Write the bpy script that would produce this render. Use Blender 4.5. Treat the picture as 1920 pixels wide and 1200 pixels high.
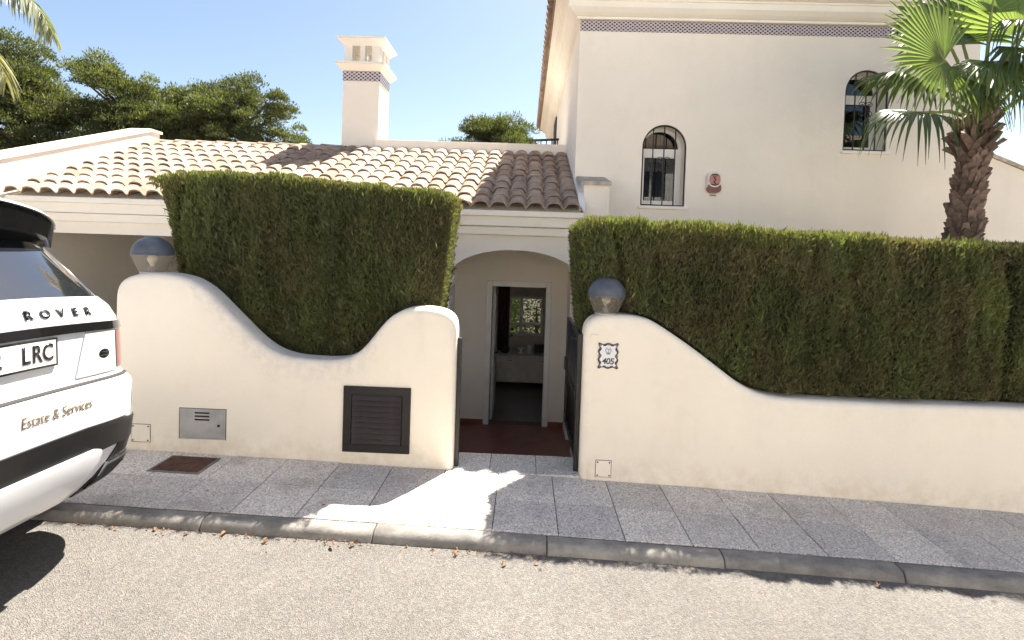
import bpy, bmesh, math, random
import numpy as np
from mathutils import Vector, Matrix
from mathutils.geometry import tessellate_polygon

for o in list(bpy.data.objects): bpy.data.objects.remove(o)
S = bpy.context.scene
COL = S.collection
RND = random.Random(7)
NR = np.random.default_rng(11)
PI = math.pi

# ------------------------------------------------------------------ camera
CAM_H = 1.66
F_PX, PPX, PPY = 970.0, 960.0, 490.0
yaw, pitch, roll = math.radians(-1.426), math.radians(-1.524), math.radians(1.9)
Fv = Vector((math.sin(yaw)*math.cos(pitch), math.cos(yaw)*math.cos(pitch), math.sin(pitch)))
R0 = Vector((math.cos(yaw), -math.sin(yaw), 0)); U0 = R0.cross(Fv)
Rv = R0*math.cos(roll)+U0*math.sin(roll); Uv = -R0*math.sin(roll)+U0*math.cos(roll)
cam = bpy.data.cameras.new('camera'); cam_o = bpy.data.objects.new('camera', cam); COL.objects.link(cam_o)
cam.sensor_fit = 'HORIZONTAL'; cam.sensor_width = 36; cam.lens = 36*F_PX/1920
cam.shift_x = 0.0; cam.shift_y = -(600-PPY)/1920
cam.clip_start = 0.05; cam.clip_end = 3000
m = Matrix((Rv, Uv, -Fv)).transposed().to_4x4(); m.translation = (0, 0, CAM_H)
cam_o.matrix_world = m
S.camera = cam_o

# ------------------------------------------------------------------ light
SUN_DIR = Vector((0.312, 0.548, 1.03)).normalized()
el = math.asin(SUN_DIR.z); az = math.atan2(SUN_DIR.x, SUN_DIR.y)
W = bpy.data.worlds.new('World'); S.world = W; W.use_nodes = True
nt = W.node_tree; nt.nodes.clear()
sky = nt.nodes.new('ShaderNodeTexSky'); sky.sky_type = 'NISHITA'; sky.sun_disc = False
sky.sun_elevation = el; sky.sun_rotation = az; sky.altitude = 50; sky.air_density = 1.0; sky.dust_density = 1.2; sky.ozone_density = 1.0
bg = nt.nodes.new('ShaderNodeBackground'); bg.inputs['Strength'].default_value = 0.054
wo = nt.nodes.new('ShaderNodeOutputWorld')
nt.links.new(sky.outputs[0], bg.inputs['Color']); nt.links.new(bg.outputs[0], wo.inputs['Surface'])
sun = bpy.data.lights.new('sun', 'SUN'); sun.energy = 5.0; sun.angle = math.radians(0.55); sun.color = (1.0, 0.95, 0.86)
sun_o = bpy.data.objects.new('sun', sun); COL.objects.link(sun_o)
sun_o.rotation_euler = SUN_DIR.to_track_quat('Z', 'Y').to_euler(); sun_o.location = (8, 14, 25)
S.view_settings.view_transform = 'Standard'; S.view_settings.look = 'None'
S.view_settings.exposure = 1.95; S.view_settings.gamma = 1.0
S.view_settings.use_curve_mapping = False
S.view_settings.use_white_balance = True; S.view_settings.white_balance_temperature = 6800; S.view_settings.white_balance_tint = 10
S.cycles.max_bounces = 8; S.cycles.diffuse_bounces = 5; S.cycles.transparent_max_bounces = 12

# ------------------------------------------------------------------ tagging
def tag(o, label=None, cat=None, group=None, kind=None):
    if label: o['label'] = label
    if cat: o['category'] = cat
    if group: o['group'] = group
    if kind: o['kind'] = kind
    return o
def empty(name, loc=(0, 0, 0), rz=0.0, parent=None):
    o = bpy.data.objects.new(name, None); COL.objects.link(o)
    o.location = loc; o.rotation_euler = (0, 0, rz); o.empty_display_size = 0.1
    o.parent = parent
    return o
def link(name, me, mat=None, parent=None, loc=None):
    o = bpy.data.objects.new(name, me); COL.objects.link(o)
    if mat is not None and len(me.materials) == 0: me.materials.append(mat)
    o.parent = parent
    if loc is not None: o.location = loc
    return o
def copy_tree(o, parent=None):
    c = o.copy(); COL.objects.link(c); c.parent = parent
    for ch in o.children: copy_tree(ch, c)
    return c

# ------------------------------------------------------------------ mesh builder
class MB:
    def __init__(s): s.v = []; s.f = []; s.sm = []
    def add(s, verts, faces, smooth=False):
        b = len(s.v); s.v += [tuple(v) for v in verts]
        for f in faces: s.f.append(tuple(b+i for i in f)); s.sm.append(smooth)
    def box(s, x0, x1, y0, y1, z0, z1, M=None):
        v = [Vector(p) for p in ((x0,y0,z0),(x1,y0,z0),(x1,y1,z0),(x0,y1,z0),(x0,y0,z1),(x1,y0,z1),(x1,y1,z1),(x0,y1,z1))]
        if M: v = [M @ p for p in v]
        s.add(v, [(0,3,2,1),(4,5,6,7),(0,1,5,4),(1,2,6,5),(2,3,7,6),(3,0,4,7)])
        return s
    def bbox(s, x0, x1, y0, y1, z0, z1, r=0.004, M=None):   # bevelled box
        bm = bmesh.new(); bmesh.ops.create_cube(bm, size=1)
        for v in bm.verts: v.co = Vector(((x0+x1)/2+v.co.x*(x1-x0), (y0+y1)/2+v.co.y*(y1-y0), (z0+z1)/2+v.co.z*(z1-z0)))
        bmesh.ops.bevel(bm, geom=list(bm.edges), offset=r, segments=2, affect='EDGES', profile=0.5)
        s.bm(bm, M); return s
    def bm(s, bm, M=None, smooth=False):
        bm.verts.index_update()
        s.add([(M @ v.co if M else v.co.copy()) for v in bm.verts], [[v.index for v in f.verts] for f in bm.faces], smooth); bm.free()
    def prism(s, poly, axis, a, b):      # poly in the two other axes, extruded from a to b along axis
        n = len(poly)
        def p(u, v, w): return {'x': (w, u, v), 'y': (u, w, v), 'z': (u, v, w)}[axis]
        vs = [p(u, v, a) for u, v in poly]+[p(u, v, b) for u, v in poly]
        fs = [tuple(range(n)), tuple(range(2*n-1, n-1, -1))]+[(i, (i+1) % n+0, (i+1) % n+n, i+n)[::-1] for i in range(n)]
        s.add(vs, fs); return s
    def tube(s, pts, r, n=8, cap=True):
        pts = [Vector(p) for p in pts]; k = len(pts)
        rs = r if isinstance(r, (list, tuple)) else [r]*k
        vs = []; up = None
        for i, p in enumerate(pts):
            t = (pts[min(i+1, k-1)]-pts[max(i-1, 0)]).normalized()
            if up is None: up = Vector((0, 0, 1)) if abs(t.z) < .9 else Vector((1, 0, 0))
            a = t.cross(up).normalized(); b = a.cross(t).normalized(); up = b
            for j in range(n):
                g = 2*PI*j/n; vs.append(p+(a*math.cos(g)+b*math.sin(g))*rs[i])
        fs = [(i*n+j, i*n+(j+1) % n, (i+1)*n+(j+1) % n, (i+1)*n+j) for i in range(k-1) for j in range(n)]
        if cap: fs += [tuple(range(n-1, -1, -1)), tuple((k-1)*n+j for j in range(n))]
        s.add(vs, fs, True); return s
    def lathe(s, prof, c=(0, 0, 0), n=24):
        vs = [(c[0]+r*math.cos(2*PI*j/n), c[1]+r*math.sin(2*PI*j/n), c[2]+z) for r, z in prof for j in range(n)]
        fs = [(i*n+j, i*n+(j+1) % n, (i+1)*n+(j+1) % n, (i+1)*n+j) for i in range(len(prof)-1) for j in range(n)]
        s.add(vs, fs, True); return s
    def mesh(s, name):
        me = bpy.data.meshes.new(name); me.from_pydata(s.v, [], s.f)
        me.polygons.foreach_set('use_smooth', s.sm); me.update()
        return me
    def build(s, name, mat, parent=None, loc=None, sharp=None):
        me = s.mesh(name)
        if sharp: me.set_sharp_from_angle(angle=math.radians(sharp))
        return link(name, me, mat, parent, loc)

def np_mesh(name, V, Q, mat, smooth=False, tint=None):
    V = np.asarray(V, np.float32); Q = np.asarray(Q, np.int32); k = Q.shape[1]
    me = bpy.data.meshes.new(name)
    me.vertices.add(len(V)); me.vertices.foreach_set('co', V.ravel())
    me.loops.add(Q.size); me.loops.foreach_set('vertex_index', Q.ravel())
    me.polygons.add(len(Q)); me.polygons.foreach_set('loop_start', np.arange(len(Q), dtype=np.int32)*k)
    if smooth: me.polygons.foreach_set('use_smooth', np.ones(len(Q), bool))
    if tint is not None:
        at = me.attributes.new('tint', 'FLOAT', 'POINT'); at.data.foreach_set('value', np.asarray(tint, np.float32))
    me.update(calc_edges=True); me.materials.append(mat)
    return me

def vnoise(x, y, seed=0):
    xi = np.floor(x).astype(np.int64); yi = np.floor(y).astype(np.int64); xf = x-xi; yf = y-yi
    def h(a, b):
        n = (a*374761393+b*668265263+seed*982451653) & 0x7fffffff
        n = ((n ^ (n >> 13))*1274126177) & 0x7fffffff
        return (n ^ (n >> 16)) % 10007/10007.0
    u = xf*xf*(3-2*xf); v = yf*yf*(3-2*yf)
    return (h(xi, yi)*(1-u)+h(xi+1, yi)*u)*(1-v)+(h(xi, yi+1)*(1-u)+h(xi+1, yi+1)*u)*v

# ------------------------------------------------------------------ materials
MATS = {}
def newmat(name):
    m = bpy.data.materials.new(name); m.use_nodes = True; MATS[name] = m
    nt = m.node_tree; p = nt.nodes['Principled BSDF']
    return m, nt, p
def N(nt, typ, **kw):
    n = nt.nodes.new(typ)
    for k, v in kw.items():
        if k in n.inputs: n.inputs[k].default_value = v
        else: setattr(n, k, v)
    return n
def ramp(nt, fac, stops):
    r = nt.nodes.new('ShaderNodeValToRGB'); e = r.color_ramp.elements
    while len(e) < len(stops): e.new(0.5)
    for i, (p, c) in enumerate(stops):
        e[i].position = p; e[i].color = (*c, 1) if len(c) == 3 else c
    nt.links.new(fac, r.inputs[0]); return r
def mix(nt, fac, a, b, mode='MIX'):
    n = nt.nodes.new('ShaderNodeMix'); n.data_type = 'RGBA'; n.blend_type = mode
    for s, val in ((0, fac), (6, a), (7, b)):
        if hasattr(val, 'is_linked') or isinstance(val, bpy.types.NodeSocket): nt.links.new(val, n.inputs[s])
        else: n.inputs[s].default_value = val if s == 0 else (*val, 1)
    return n.outputs[2]
def coord(nt, world=False):
    if world: return nt.nodes.new('ShaderNodeNewGeometry').outputs['Position']
    return nt.nodes.new('ShaderNodeTexCoord').outputs['Object']
def noise(nt, vec, scale, detail=4, rough=0.55, stretch=None):
    if stretch:
        mp = nt.nodes.new('ShaderNodeMapping'); mp.inputs['Scale'].default_value = stretch
        nt.links.new(vec, mp.inputs[0]); vec = mp.outputs[0]
    n = N(nt, 'ShaderNodeTexNoise', Scale=scale, Detail=detail, Roughness=rough); nt.links.new(vec, n.inputs['Vector'])
    return n.outputs['Fac']
def bump(nt, p, h, strength=0.3, dist=0.01):
    b = N(nt, 'ShaderNodeBump', Strength=strength, Distance=dist); nt.links.new(h, b.inputs['Height']); nt.links.new(b.outputs[0], p.inputs['Normal'])
def rnd(nt): return nt.nodes.new('ShaderNodeObjectInfo').outputs['Random']
def mapr(nt, v, a, b, c, d):
    n = N(nt, 'ShaderNodeMapRange'); 
    for i, x in enumerate((a, b, c, d)): n.inputs[i+1].default_value = x
    nt.links.new(v, n.inputs[0]); return n.outputs[0]
def math_n(nt, op, a, b=None):
    n = nt.nodes.new('ShaderNodeMath'); n.operation = op
    for i, v in enumerate((a, b)):
        if v is None: continue
        if isinstance(v, (int, float)): n.inputs[i].default_value = v
        else: nt.links.new(v, n.inputs[i])
    return n.outputs[0]
def simple(name, col, rough=0.5, metal=0.0, var=0.12, scale=8.0, bumps=0.0, coat=0.0, bscale=60, spec=None):
    m, nt, p = newmat(name)
    c = coord(nt)
    n = noise(nt, c, scale)
    a = tuple(x*(1-var) for x in col); b = tuple(min(1, x*(1+var)) for x in col)
    r = ramp(nt, n, [(0.3, a), (0.7, b)])
    nt.links.new(r.outputs[0], p.inputs['Base Color'])
    p.inputs['Roughness'].default_value = rough; p.inputs['Metallic'].default_value = metal
    p.inputs['Coat Weight'].default_value = coat; p.inputs['Coat Roughness'].default_value = 0.03
    if spec is not None: p.inputs['Specular IOR Level'].default_value = spec
    if bumps: bump(nt, p, noise(nt, c, bscale), bumps, 0.005)
    return m

def stucco(name, col, grime=True, base_z=None):
    m, nt, p = newmat(name)
    c = coord(nt, True)
    big = noise(nt, c, 0.9, 5, 0.6); mid = noise(nt, c, 5, 4, 0.6)
    vert = noise(nt, c, 3.0, 4, 0.6, (1.6, 1.6, 0.25))
    cc = ramp(nt, big, [(0.3, tuple(x*0.95 for x in col)), (0.7, tuple(min(1, x*1.04) for x in col))]).outputs[0]
    dark = tuple(x*y for x, y in zip(col, (0.84, 0.80, 0.74)))
    f = mapr(nt, math_n(nt, 'MULTIPLY', vert, mid), 0.27, 0.45, 0.0, 0.3 if grime else 0.2)
    cc = mix(nt, f, cc, dark)
    if grime:                                   # weathering along rounded edges, and splash dirt at the foot
        at = nt.nodes.new('ShaderNodeAttribute'); at.attribute_name = 'edge'
        g = math_n(nt, 'MULTIPLY', at.outputs['Fac'], mapr(nt, noise(nt, c, 14, 6, 0.7), 0.35, 0.62, 0.0, 1.0))
        cc = mix(nt, math_n(nt, 'MULTIPLY', g, 0.34), cc, (0.40, 0.39, 0.40))
        at2 = nt.nodes.new('ShaderNodeAttribute'); at2.attribute_name = 'foot'
        g2 = math_n(nt, 'MULTIPLY', at2.outputs['Fac'], mapr(nt, noise(nt, c, 9, 6, 0.7), 0.36, 0.66, 0.0, 1.0))
        cc = mix(nt, math_n(nt, 'MULTIPLY', g2, 0.45), cc, (0.50, 0.38, 0.24))
    nt.links.new(cc, p.inputs['Base Color'])
    p.inputs['Roughness'].default_value = 0.9; p.inputs['Specular IOR Level'].default_value = 0.2
    h = math_n(nt, 'ADD', noise(nt, c, 45, 5, 0.6), math_n(nt, 'MULTIPLY', noise(nt, c, 6, 3), 1.2))
    bump(nt, p, h, 0.35, 0.006)
    return m

CREAM = (0.84, 0.77, 0.66)
M_wall = stucco('street wall render', CREAM)
M_house = stucco('house render', (0.80, 0.745, 0.665), False)
M_trim = stucco('trim paint', (0.82, 0.785, 0.72), False)
M_white = simple('white paint', (0.78, 0.77, 0.74), 0.45, var=0.04)
M_black = simple('black painted metal', (0.009, 0.0085, 0.0085), 0.45, 0.0, 0.3, 20, 0.1)
M_blackdull = simple('dull black louvre', (0.008, 0.0065, 0.006), 0.6, 0.0, 0.35, 14, 0.15)
M_slat = simple('dark brown slat paint', (0.030, 0.022, 0.020), 0.5, 0, 0.3, 14, 0.15)
M_steel = simple('galvanised grey', (0.40, 0.395, 0.39), 0.5, 0.1, 0.15, 9, 0.1)
M_rust = simple('rusty iron', (0.10, 0.045, 0.03), 0.8, 0.2, 0.5, 18, 0.5)
M_redfloor = simple('oxblood floor tile', (0.22, 0.075, 0.048), 0.35, 0, 0.25, 5, 0.05)
M_dark = simple('dark interior', (0.03, 0.028, 0.03), 0.7)
M_room = simple('interior wall paint', (0.55, 0.53, 0.51), 0.8)
M_roomfloor = simple('interior floor', (0.16, 0.11, 0.09), 0.3)
M_cap = simple('weathered cap stone', (0.42, 0.37, 0.30), 0.9, 0, 0.35, 12, 0.4)
M_soil = simple('garden soil', (0.13, 0.09, 0.06), 0.95, 0, 0.4, 6, 0.6, bscale=20)

def glass_mat(name, tint=(0.9, 0.93, 0.93), rough=0.01):
    m = bpy.data.materials.new(name); m.use_nodes = True; nt = m.node_tree; nt.nodes.clear()
    out = nt.nodes.new('ShaderNodeOutputMaterial'); mx = nt.nodes.new('ShaderNodeMixShader')
    tr = N(nt, 'ShaderNodeBsdfTransparent', Color=(*tint, 1)); gl = N(nt, 'ShaderNodeBsdfGlossy', Roughness=rough)
    fr = N(nt, 'ShaderNodeFresnel', IOR=1.55)
    nt.links.new(fr.outputs[0], mx.inputs[0]); nt.links.new(tr.outputs[0], mx.inputs[1]); nt.links.new(gl.outputs[0], mx.inputs[2])
    nt.links.new(mx.outputs[0], out.inputs[0]); return m
M_glass = glass_mat('window glass', (0.62, 0.66, 0.68))
M_clear = glass_mat('lamp polycarbonate', (0.62, 0.60, 0.57), 0.15)
M_carglass = glass_mat('tinted car glass', (0.05, 0.055, 0.065))

def asphalt():
    m, nt, p = newmat('sun bleached asphalt'); c = coord(nt, True)
    v = N(nt, 'ShaderNodeTexVoronoi', Scale=185.0); nt.links.new(c, v.inputs['Vector'])
    sp = ramp(nt, v.outputs['Color'], [(0.15, (0.112, 0.105, 0.098)), (0.5, (0.150, 0.142, 0.133)), (0.9, (0.195, 0.185, 0.175))])
    v2 = N(nt, 'ShaderNodeTexVoronoi', Scale=62.0); nt.links.new(c, v2.inputs['Vector'])
    sp2 = ramp(nt, v2.outputs['Color'], [(0.2, (0.82, 0.82, 0.82)), (0.8, (1.13, 1.13, 1.13))])
    cc = mix(nt, 0.75, sp.outputs[0], sp2.outputs[0], 'MULTIPLY')
    big = ramp(nt, noise(nt, c, 0.7, 6, 0.65), [(0.3, (0.82, 0.81, 0.80)), (0.7, (1.12, 1.11, 1.09))])
    cc = mix(nt, 1.0, cc, big.outputs[0], 'MULTIPLY')
    st = mapr(nt, noise(nt, c, 1.3, 6, 0.72), 0.56, 0.74, 0.0, 0.4)
    cc = mix(nt, st, cc, (0.10, 0.09, 0.08))
    nt.links.new(cc, p.inputs['Base Color']); p.inputs['Roughness'].default_value = 0.9
    bump(nt, p, math_n(nt, 'ADD', v.outputs['Distance'], noise(nt, c, 60, 4)), 0.8, 0.008); return m
M_road = asphalt()
def terrazzo(name, base, scale=140.0):
    m, nt, p = newmat(name); c = coord(nt, True)
    v = N(nt, 'ShaderNodeTexVoronoi', Scale=scale); nt.links.new(c, v.inputs['Vector'])
    k = base
    sp = ramp(nt, v.outputs['Color'], [(0.08, tuple(x*0.35 for x in k)), (0.30, tuple(x*0.82 for x in k)), (0.62, k), (0.9, tuple(min(.9, x*1.45) for x in k))])
    ob = ramp(nt, rnd(nt), [(0.0, (0.80, 0.80, 0.81)), (1.0, (1.1, 1.09, 1.06))])
    cc = mix(nt, 1.0, sp.outputs[0], ob.outputs[0], 'MULTIPLY')
    d = mapr(nt, noise(nt, c, 2.1, 7, 0.72), 0.5, 0.72, 0.0, 0.6)
    cc = mix(nt, d, cc, (0.20, 0.175, 0.15))
    nt.links.new(cc, p.inputs['Base Color']); p.inputs['Roughness'].default_value = 0.75
    bump(nt, p, v.outputs['Distance'], 0.25, 0.003); return m
M_pave = terrazzo('grey terrazzo paving', (0.66, 0.60, 0.55))
M_landing = terrazzo('pale terrazzo landing', (0.60, 0.585, 0.55))
def kerbm():
    m, nt, p = newmat('kerb concrete'); c = coord(nt, True)
    cc = ramp(nt, noise(nt, c, 7, 7, 0.72, (0.6, 1, 1)), [(0.28, (0.11, 0.105, 0.10)), (0.5, (0.22, 0.21, 0.195)), (0.72, (0.36, 0.34, 0.30))]).outputs[0]
    ob = ramp(nt, rnd(nt), [(0.0, (0.82, 0.82, 0.82)), (1.0, (1.12, 1.1, 1.06))])
    cc = mix(nt, 1.0, cc, ob.outputs[0], 'MULTIPLY')
    nt.links.new(cc, p.inputs['Base Color']); p.inputs['Roughness'].default_value = 0.85
    bump(nt, p, noise(nt, c, 70, 5, 0.7), 0.5, 0.006); return m
M_kerb = kerbm()
M_grout = simple('dark joint sand', (0.07, 0.062, 0.055), 0.95)
def rooftile():
    m, nt, p = newmat('weathered clay tile'); c = coord(nt, True)
    cc = ramp(nt, noise(nt, c, 5, 6, 0.7), [(0.3, (0.26, 0.18, 0.14)), (0.5, (0.365, 0.28, 0.22)), (0.7, (0.455, 0.38, 0.30))]).outputs[0]
    ob = ramp(nt, rnd(nt), [(0.0, (0.74, 0.70, 0.68)), (0.5, (1.0, 0.97, 0.94)), (1.0, (1.12, 1.12, 1.1))])
    cc = mix(nt, 1.0, cc, ob.outputs[0], 'MULTIPLY')
    lich = mapr(nt, noise(nt, c, 26, 6, 0.75), 0.56, 0.72, 0.0, 0.55)
    cc = mix(nt, lich, cc, (0.20, 0.165, 0.13))
    nt.links.new(cc, p.inputs['Base Color']); p.inputs['Roughness'].default_value = 0.9; p.inputs['Specular IOR Level'].default_value = 0.25
    bump(nt, p, noise(nt, c, 70, 5), 0.4, 0.004); return m
M_tile = rooftile()

def leafmat(name, stops, trans=0.35, rough=0.6, patch=None, pscale=1.5, tcol=1.6):
    m = bpy.data.materials.new(name); m.use_nodes = True; nt = m.node_tree; p = nt.nodes['Principled BSDF']; out = nt.nodes['Material Output']
    at = nt.nodes.new('ShaderNodeAttribute'); at.attribute_name = 'tint'
    cc = ramp(nt, at.outputs['Fac'], stops).outputs[0]
    if patch:
        c = coord(nt, True)
        f = mapr(nt, noise(nt, c, pscale, 4, 0.6), 0.45, 0.68, 0.0, 0.8)
        cc = mix(nt, f, cc, patch)
    nt.links.new(cc, p.inputs['Base Color']); p.inputs['Roughness'].default_value = rough; p.inputs['Specular IOR Level'].default_value = 0.3
    tr = nt.nodes.new('ShaderNodeBsdfTranslucent')
    br = mix(nt, 1.0, cc, (tcol*1.05, tcol*1.1, tcol*0.5), 'MULTIPLY'); nt.links.new(br, tr.inputs['Color'])
    mx = nt.nodes.new('ShaderNodeMixShader'); mx.inputs[0].default_value = trans
    nt.links.new(p.outputs[0], mx.inputs[1]); nt.links.new(tr.outputs[0], mx.inputs[2]); nt.links.new(mx.outputs[0], out.inputs[0])
    return m
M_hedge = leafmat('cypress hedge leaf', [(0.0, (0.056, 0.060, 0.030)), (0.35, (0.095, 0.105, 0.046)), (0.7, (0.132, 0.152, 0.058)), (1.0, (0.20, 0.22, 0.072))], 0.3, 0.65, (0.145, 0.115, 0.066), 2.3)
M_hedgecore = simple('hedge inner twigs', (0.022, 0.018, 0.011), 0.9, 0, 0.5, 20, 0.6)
M_pine = leafmat('pine needle', [(0.0, (0.046, 0.058, 0.028)), (0.5, (0.088, 0.103, 0.042)), (1.0, (0.145, 0.158, 0.06))], 0.34, 0.55)
M_bark = simple('grey brown bark', (0.10, 0.075, 0.055), 0.9, 0, 0.4, 10, 0.6)
M_fan = leafmat('fan palm blade', [(0.0, (0.05, 0.075, 0.035)), (0.5, (0.095, 0.14, 0.055)), (1.0, (0.17, 0.225, 0.085))], 0.38, 0.32, None, 1, 2.0)
M_date = leafmat('feather palm leaflet', [(0.0, (0.12, 0.145, 0.095)), (0.5, (0.21, 0.235, 0.16)), (1.0, (0.34, 0.33, 0.19))], 0.2, 0.3, None, 1, 1.4)
M_petiole = simple('palm petiole', (0.20, 0.23, 0.07), 0.45)
def boots():
    m, nt, p = newmat('old palm leaf base'); c = coord(nt)
    cc = ramp(nt, noise(nt, c, 9, 5, 0.7, (1, 1, 3)), [(0.25, (0.07, 0.052, 0.041)), (0.55, (0.18, 0.135, 0.107)), (0.8, (0.31, 0.25, 0.205))]).outputs[0]
    ob = ramp(nt, rnd(nt), [(0.0, (0.6, 0.55, 0.52)), (1.0, (1.35, 1.25, 1.2))])
    cc = mix(nt, 1.0, cc, ob.outputs[0], 'MULTIPLY')
    nt.links.new(cc, p.inputs['Base Color']); p.inputs['Roughness'].default_value = 0.85
    bump(nt, p, noise(nt, c, 50, 4, 0.6, (3, 3, 0.5)), 0.6, 0.006); return m
M_boot = boots()
def azulejo(nm, px_, pz_):
    m, nt, p = newmat(nm); c = coord(nt)
    w = nt.nodes.new('ShaderNodeSeparateXYZ'); nt.links.new(c, w.inputs[0])
    k = 2*PI/px_; kz = 2*PI/pz_
    s1 = math_n(nt, 'COSINE', math_n(nt, 'MULTIPLY', w.outputs[0], k)); s2 = math_n(nt, 'COSINE', math_n(nt, 'MULTIPLY', w.outputs[2], kz))
    dots = mapr(nt, math_n(nt, 'MULTIPLY', s1, s2), 0.08, 0.25, 0.0, 1.0)
    ax = math_n(nt, 'MAXIMUM', math_n(nt, 'ABSOLUTE', s1), math_n(nt, 'ABSOLUTE', s2))
    lines = mapr(nt, math_n(nt, 'ABSOLUTE', math_n(nt, 'MULTIPLY', s1, s2)), 0.10, 0.02, 0.0, 0.25)
    cc = mix(nt, lines, (0.55, 0.49, 0.49), (0.10, 0.07, 0.09)); cc = mix(nt, dots, cc, (0.03, 0.022, 0.04))
    nt.links.new(cc, p.inputs['Base Color']); p.inputs['Roughness'].default_value = 0.25; return m
M_azul = azulejo('blue patterned glazed tile', 0.061, 0.047); M_azul2 = azulejo('blue patterned chimney tile', 0.0794, 0.060)

# ------------------------------------------------------------------ levels of the sloping street
def zg(x):
    x = max(-9.0, min(9.0, x)); return -0.043-0.026*x-0.0018*x*x
FLOOR = -0.97          # the house stands below the street
KERB_IN, KERB_OUT, DROP = 3.055, 2.945, 0.06
WF = 3.85              # front plane of the garden walls

# ================================================================== SETTING
xs = [-400, -150, -60, -25]+[x*0.5 for x in range(-24, 25)]+[25, 60, 150, 400]
def sheet(name, mat, ylist, zf, kind='structure', x0=-400, x1=400):
    X = [x for x in xs if x0 <= x <= x1]
    v = [(x, y, zf(x, y)) for y in ylist for x in X]; n = len(X)
    f = [(j*n+i, j*n+i+1, (j+1)*n+i+1, (j+1)*n+i) for j in range(len(ylist)-1) for i in range(n-1)]
    me = bpy.data.meshes.new(name); me.from_pydata(v, [], f); me.update()
    o = link(name, me, mat); o['kind'] = kind; return o
def gz(x, y):
    if y < 4.0: return zg(x)-0.35
    return -1.06
sheet('ground', M_soil, [-400, -100, -30, -12, 0, 2, 3.95, 4.02, 6, 10, 20, 40, 80, 150, 400], gz)
sheet('road', M_road, [-4.35, -3, -2, -1, 0, 0.5, 1, 1.5, 2, 2.4, 2.7, KERB_OUT+0.02], lambda x, y: zg(x)-DROP-0.006*math.sin(x*1.3+y)*0.6, x0=-60, x1=60)

pav = sheet('pavement', M_grout, [KERB_IN-0.01, 3.4, WF+0.05], lambda x, y: zg(x)-0.007, x0=-25, x1=25)
def tile_mesh(name, w, d, h, r=0.003):
    bm = bmesh.new(); bmesh.ops.create_cube(bm, size=1)
    for v in bm.verts: v.co = Vector((v.co.x*w, v.co.y*d, (v.co.z-0.5)*h))
    top = [e for e in bm.edges if all(v.co.z > -h*0.1 for v in e.verts)]
    bmesh.ops.bevel(bm, geom=top, offset=r, segments=1, affect='EDGES')
    me = bpy.data.meshes.new(name); bm.to_mesh(me); bm.free(); return me
PT, PD = 0.40, (WF-KERB_IN)/2
ptile = tile_mesh('paving_tile', PT-0.005, PD-0.005, 0.04); ptile.materials.append(M_pave)
for k in range(-19, 18):
    for r in range(2):
        xc = 0.257+PT*(k+0.5)
        o = link('paving_tile', ptile, None, pav); sl = 0.026+0.0036*xc
        o.location = (xc, KERB_IN+PD*(r+0.5), zg(xc)+RND.uniform(-0.0015, 0.0015))
        o.rotation_euler = (RND.uniform(-.003, .003), math.atan(sl)+RND.uniform(-.002, .002), RND.uniform(-.003, .003))
# kerb
kerb = empty('kerb', (0, 3.0, 0)); kerb['kind'] = 'structure'
def kerb_mesh():
    prof = [(KERB_IN-0.004, -0.25), (KERB_IN-0.004, -0.004), (KERB_IN-0.009, 0.0), (2.992, -0.003), (2.970, -0.010), (2.956, -0.024), (2.948, -0.042), (KERB_OUT-0.004, -0.07), (KERB_OUT-0.004, -0.25)]
    mb = MB(); n = len(prof); ks = [-0.497, -0.493, -0.25, 0.0, 0.25, 0.493, 0.497]; v = []
    for i, x in enumerate(ks):
        e = 0.004 if i in (0, len(ks)-1) else 0
        for (y, z) in prof: v.append((x, y-3.0+(e if y < 3.0 else -e), z-(e if z > -0.2 else 0)))
    f = [(i*n+j, (i+1)*n+j, (i+1)*n+j+1, i*n+j+1) for i in range(len(ks)-1) for j in range(n-1)]
    mb.add(v, f, True); mb.add(v[:n], [tuple(range(n))]); mb.add(v[-n:], [tuple(range(n-1, -1, -1))])
    me = mb.mesh('kerbstone'); me.set_sharp_from_angle(angle=0.8); me.materials.append(M_kerb); return me
km = kerb_mesh()
for k in range(-8, 8):
    xc = 0.185+1.02*k-0.51
    o = link('kerbstone', km, None, kerb)
    o.location = (xc, RND.uniform(-.004, .004), zg(xc)-0.002+RND.uniform(-.004, .002)); o.scale = (1.02, 1, 1)
    o.rotation_euler = (RND.uniform(-.02, .02), math.atan(0.026+0.0036*xc), RND.uniform(-.003, .003))
MB().prism([(KERB_IN-0.02, -0.5), (KERB_IN-0.02, -0.09), (KERB_OUT+0.02, -0.09), (KERB_OUT+0.02, -0.5)], 'x', -7.5, 7.5).build('bedding', M_grout, kerb, (0, -3.0, -0.15))

# planting beds, driveway, landing and steps
for x0, x1 in ((-3.1, -0.72), (0.74, 9)):
    o = MB().box(x0, x1, WF+0.2, 5.1, -1.2, 0.0).build('planting_bed', M_soil); o['kind'] = 'structure'
dr = MB(); dr.add([(-6.6, WF+0.03, 0.04), (-3.1, WF+0.03, -0.0), (-3.1, 6.5, -0.93), (-6.6, 6.5, -0.93), (-6.6, 11.0, -0.93), (-3.1, 11.0, -0.93)], [(0, 1, 2, 3), (3, 2, 5, 4)])
o = dr.build('driveway', M_kerb); o['kind'] = 'structure'
steps = MB().box(-0.75, 0.77, WF+0.03, 4.19, -1.2, -0.055).build('steps', M_grout); steps['kind'] = 'structure'
for x0, x1 in ((-0.495, -0.222), (-0.218, 0.138), (0.142, 0.475)):
    MB().bbox(x0, x1, WF+0.003, 4.205, -0.075, zg(0)+0.006, 0.003).build('landing_tile', M_landing, steps)
for k in range(5):
    MB().bbox(-0.72, 0.74, 4.207+0.28*k, 4.485+0.28*k, -1.15, -0.23-0.186*k, 0.006).build('step', M_redfloor, steps)
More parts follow.
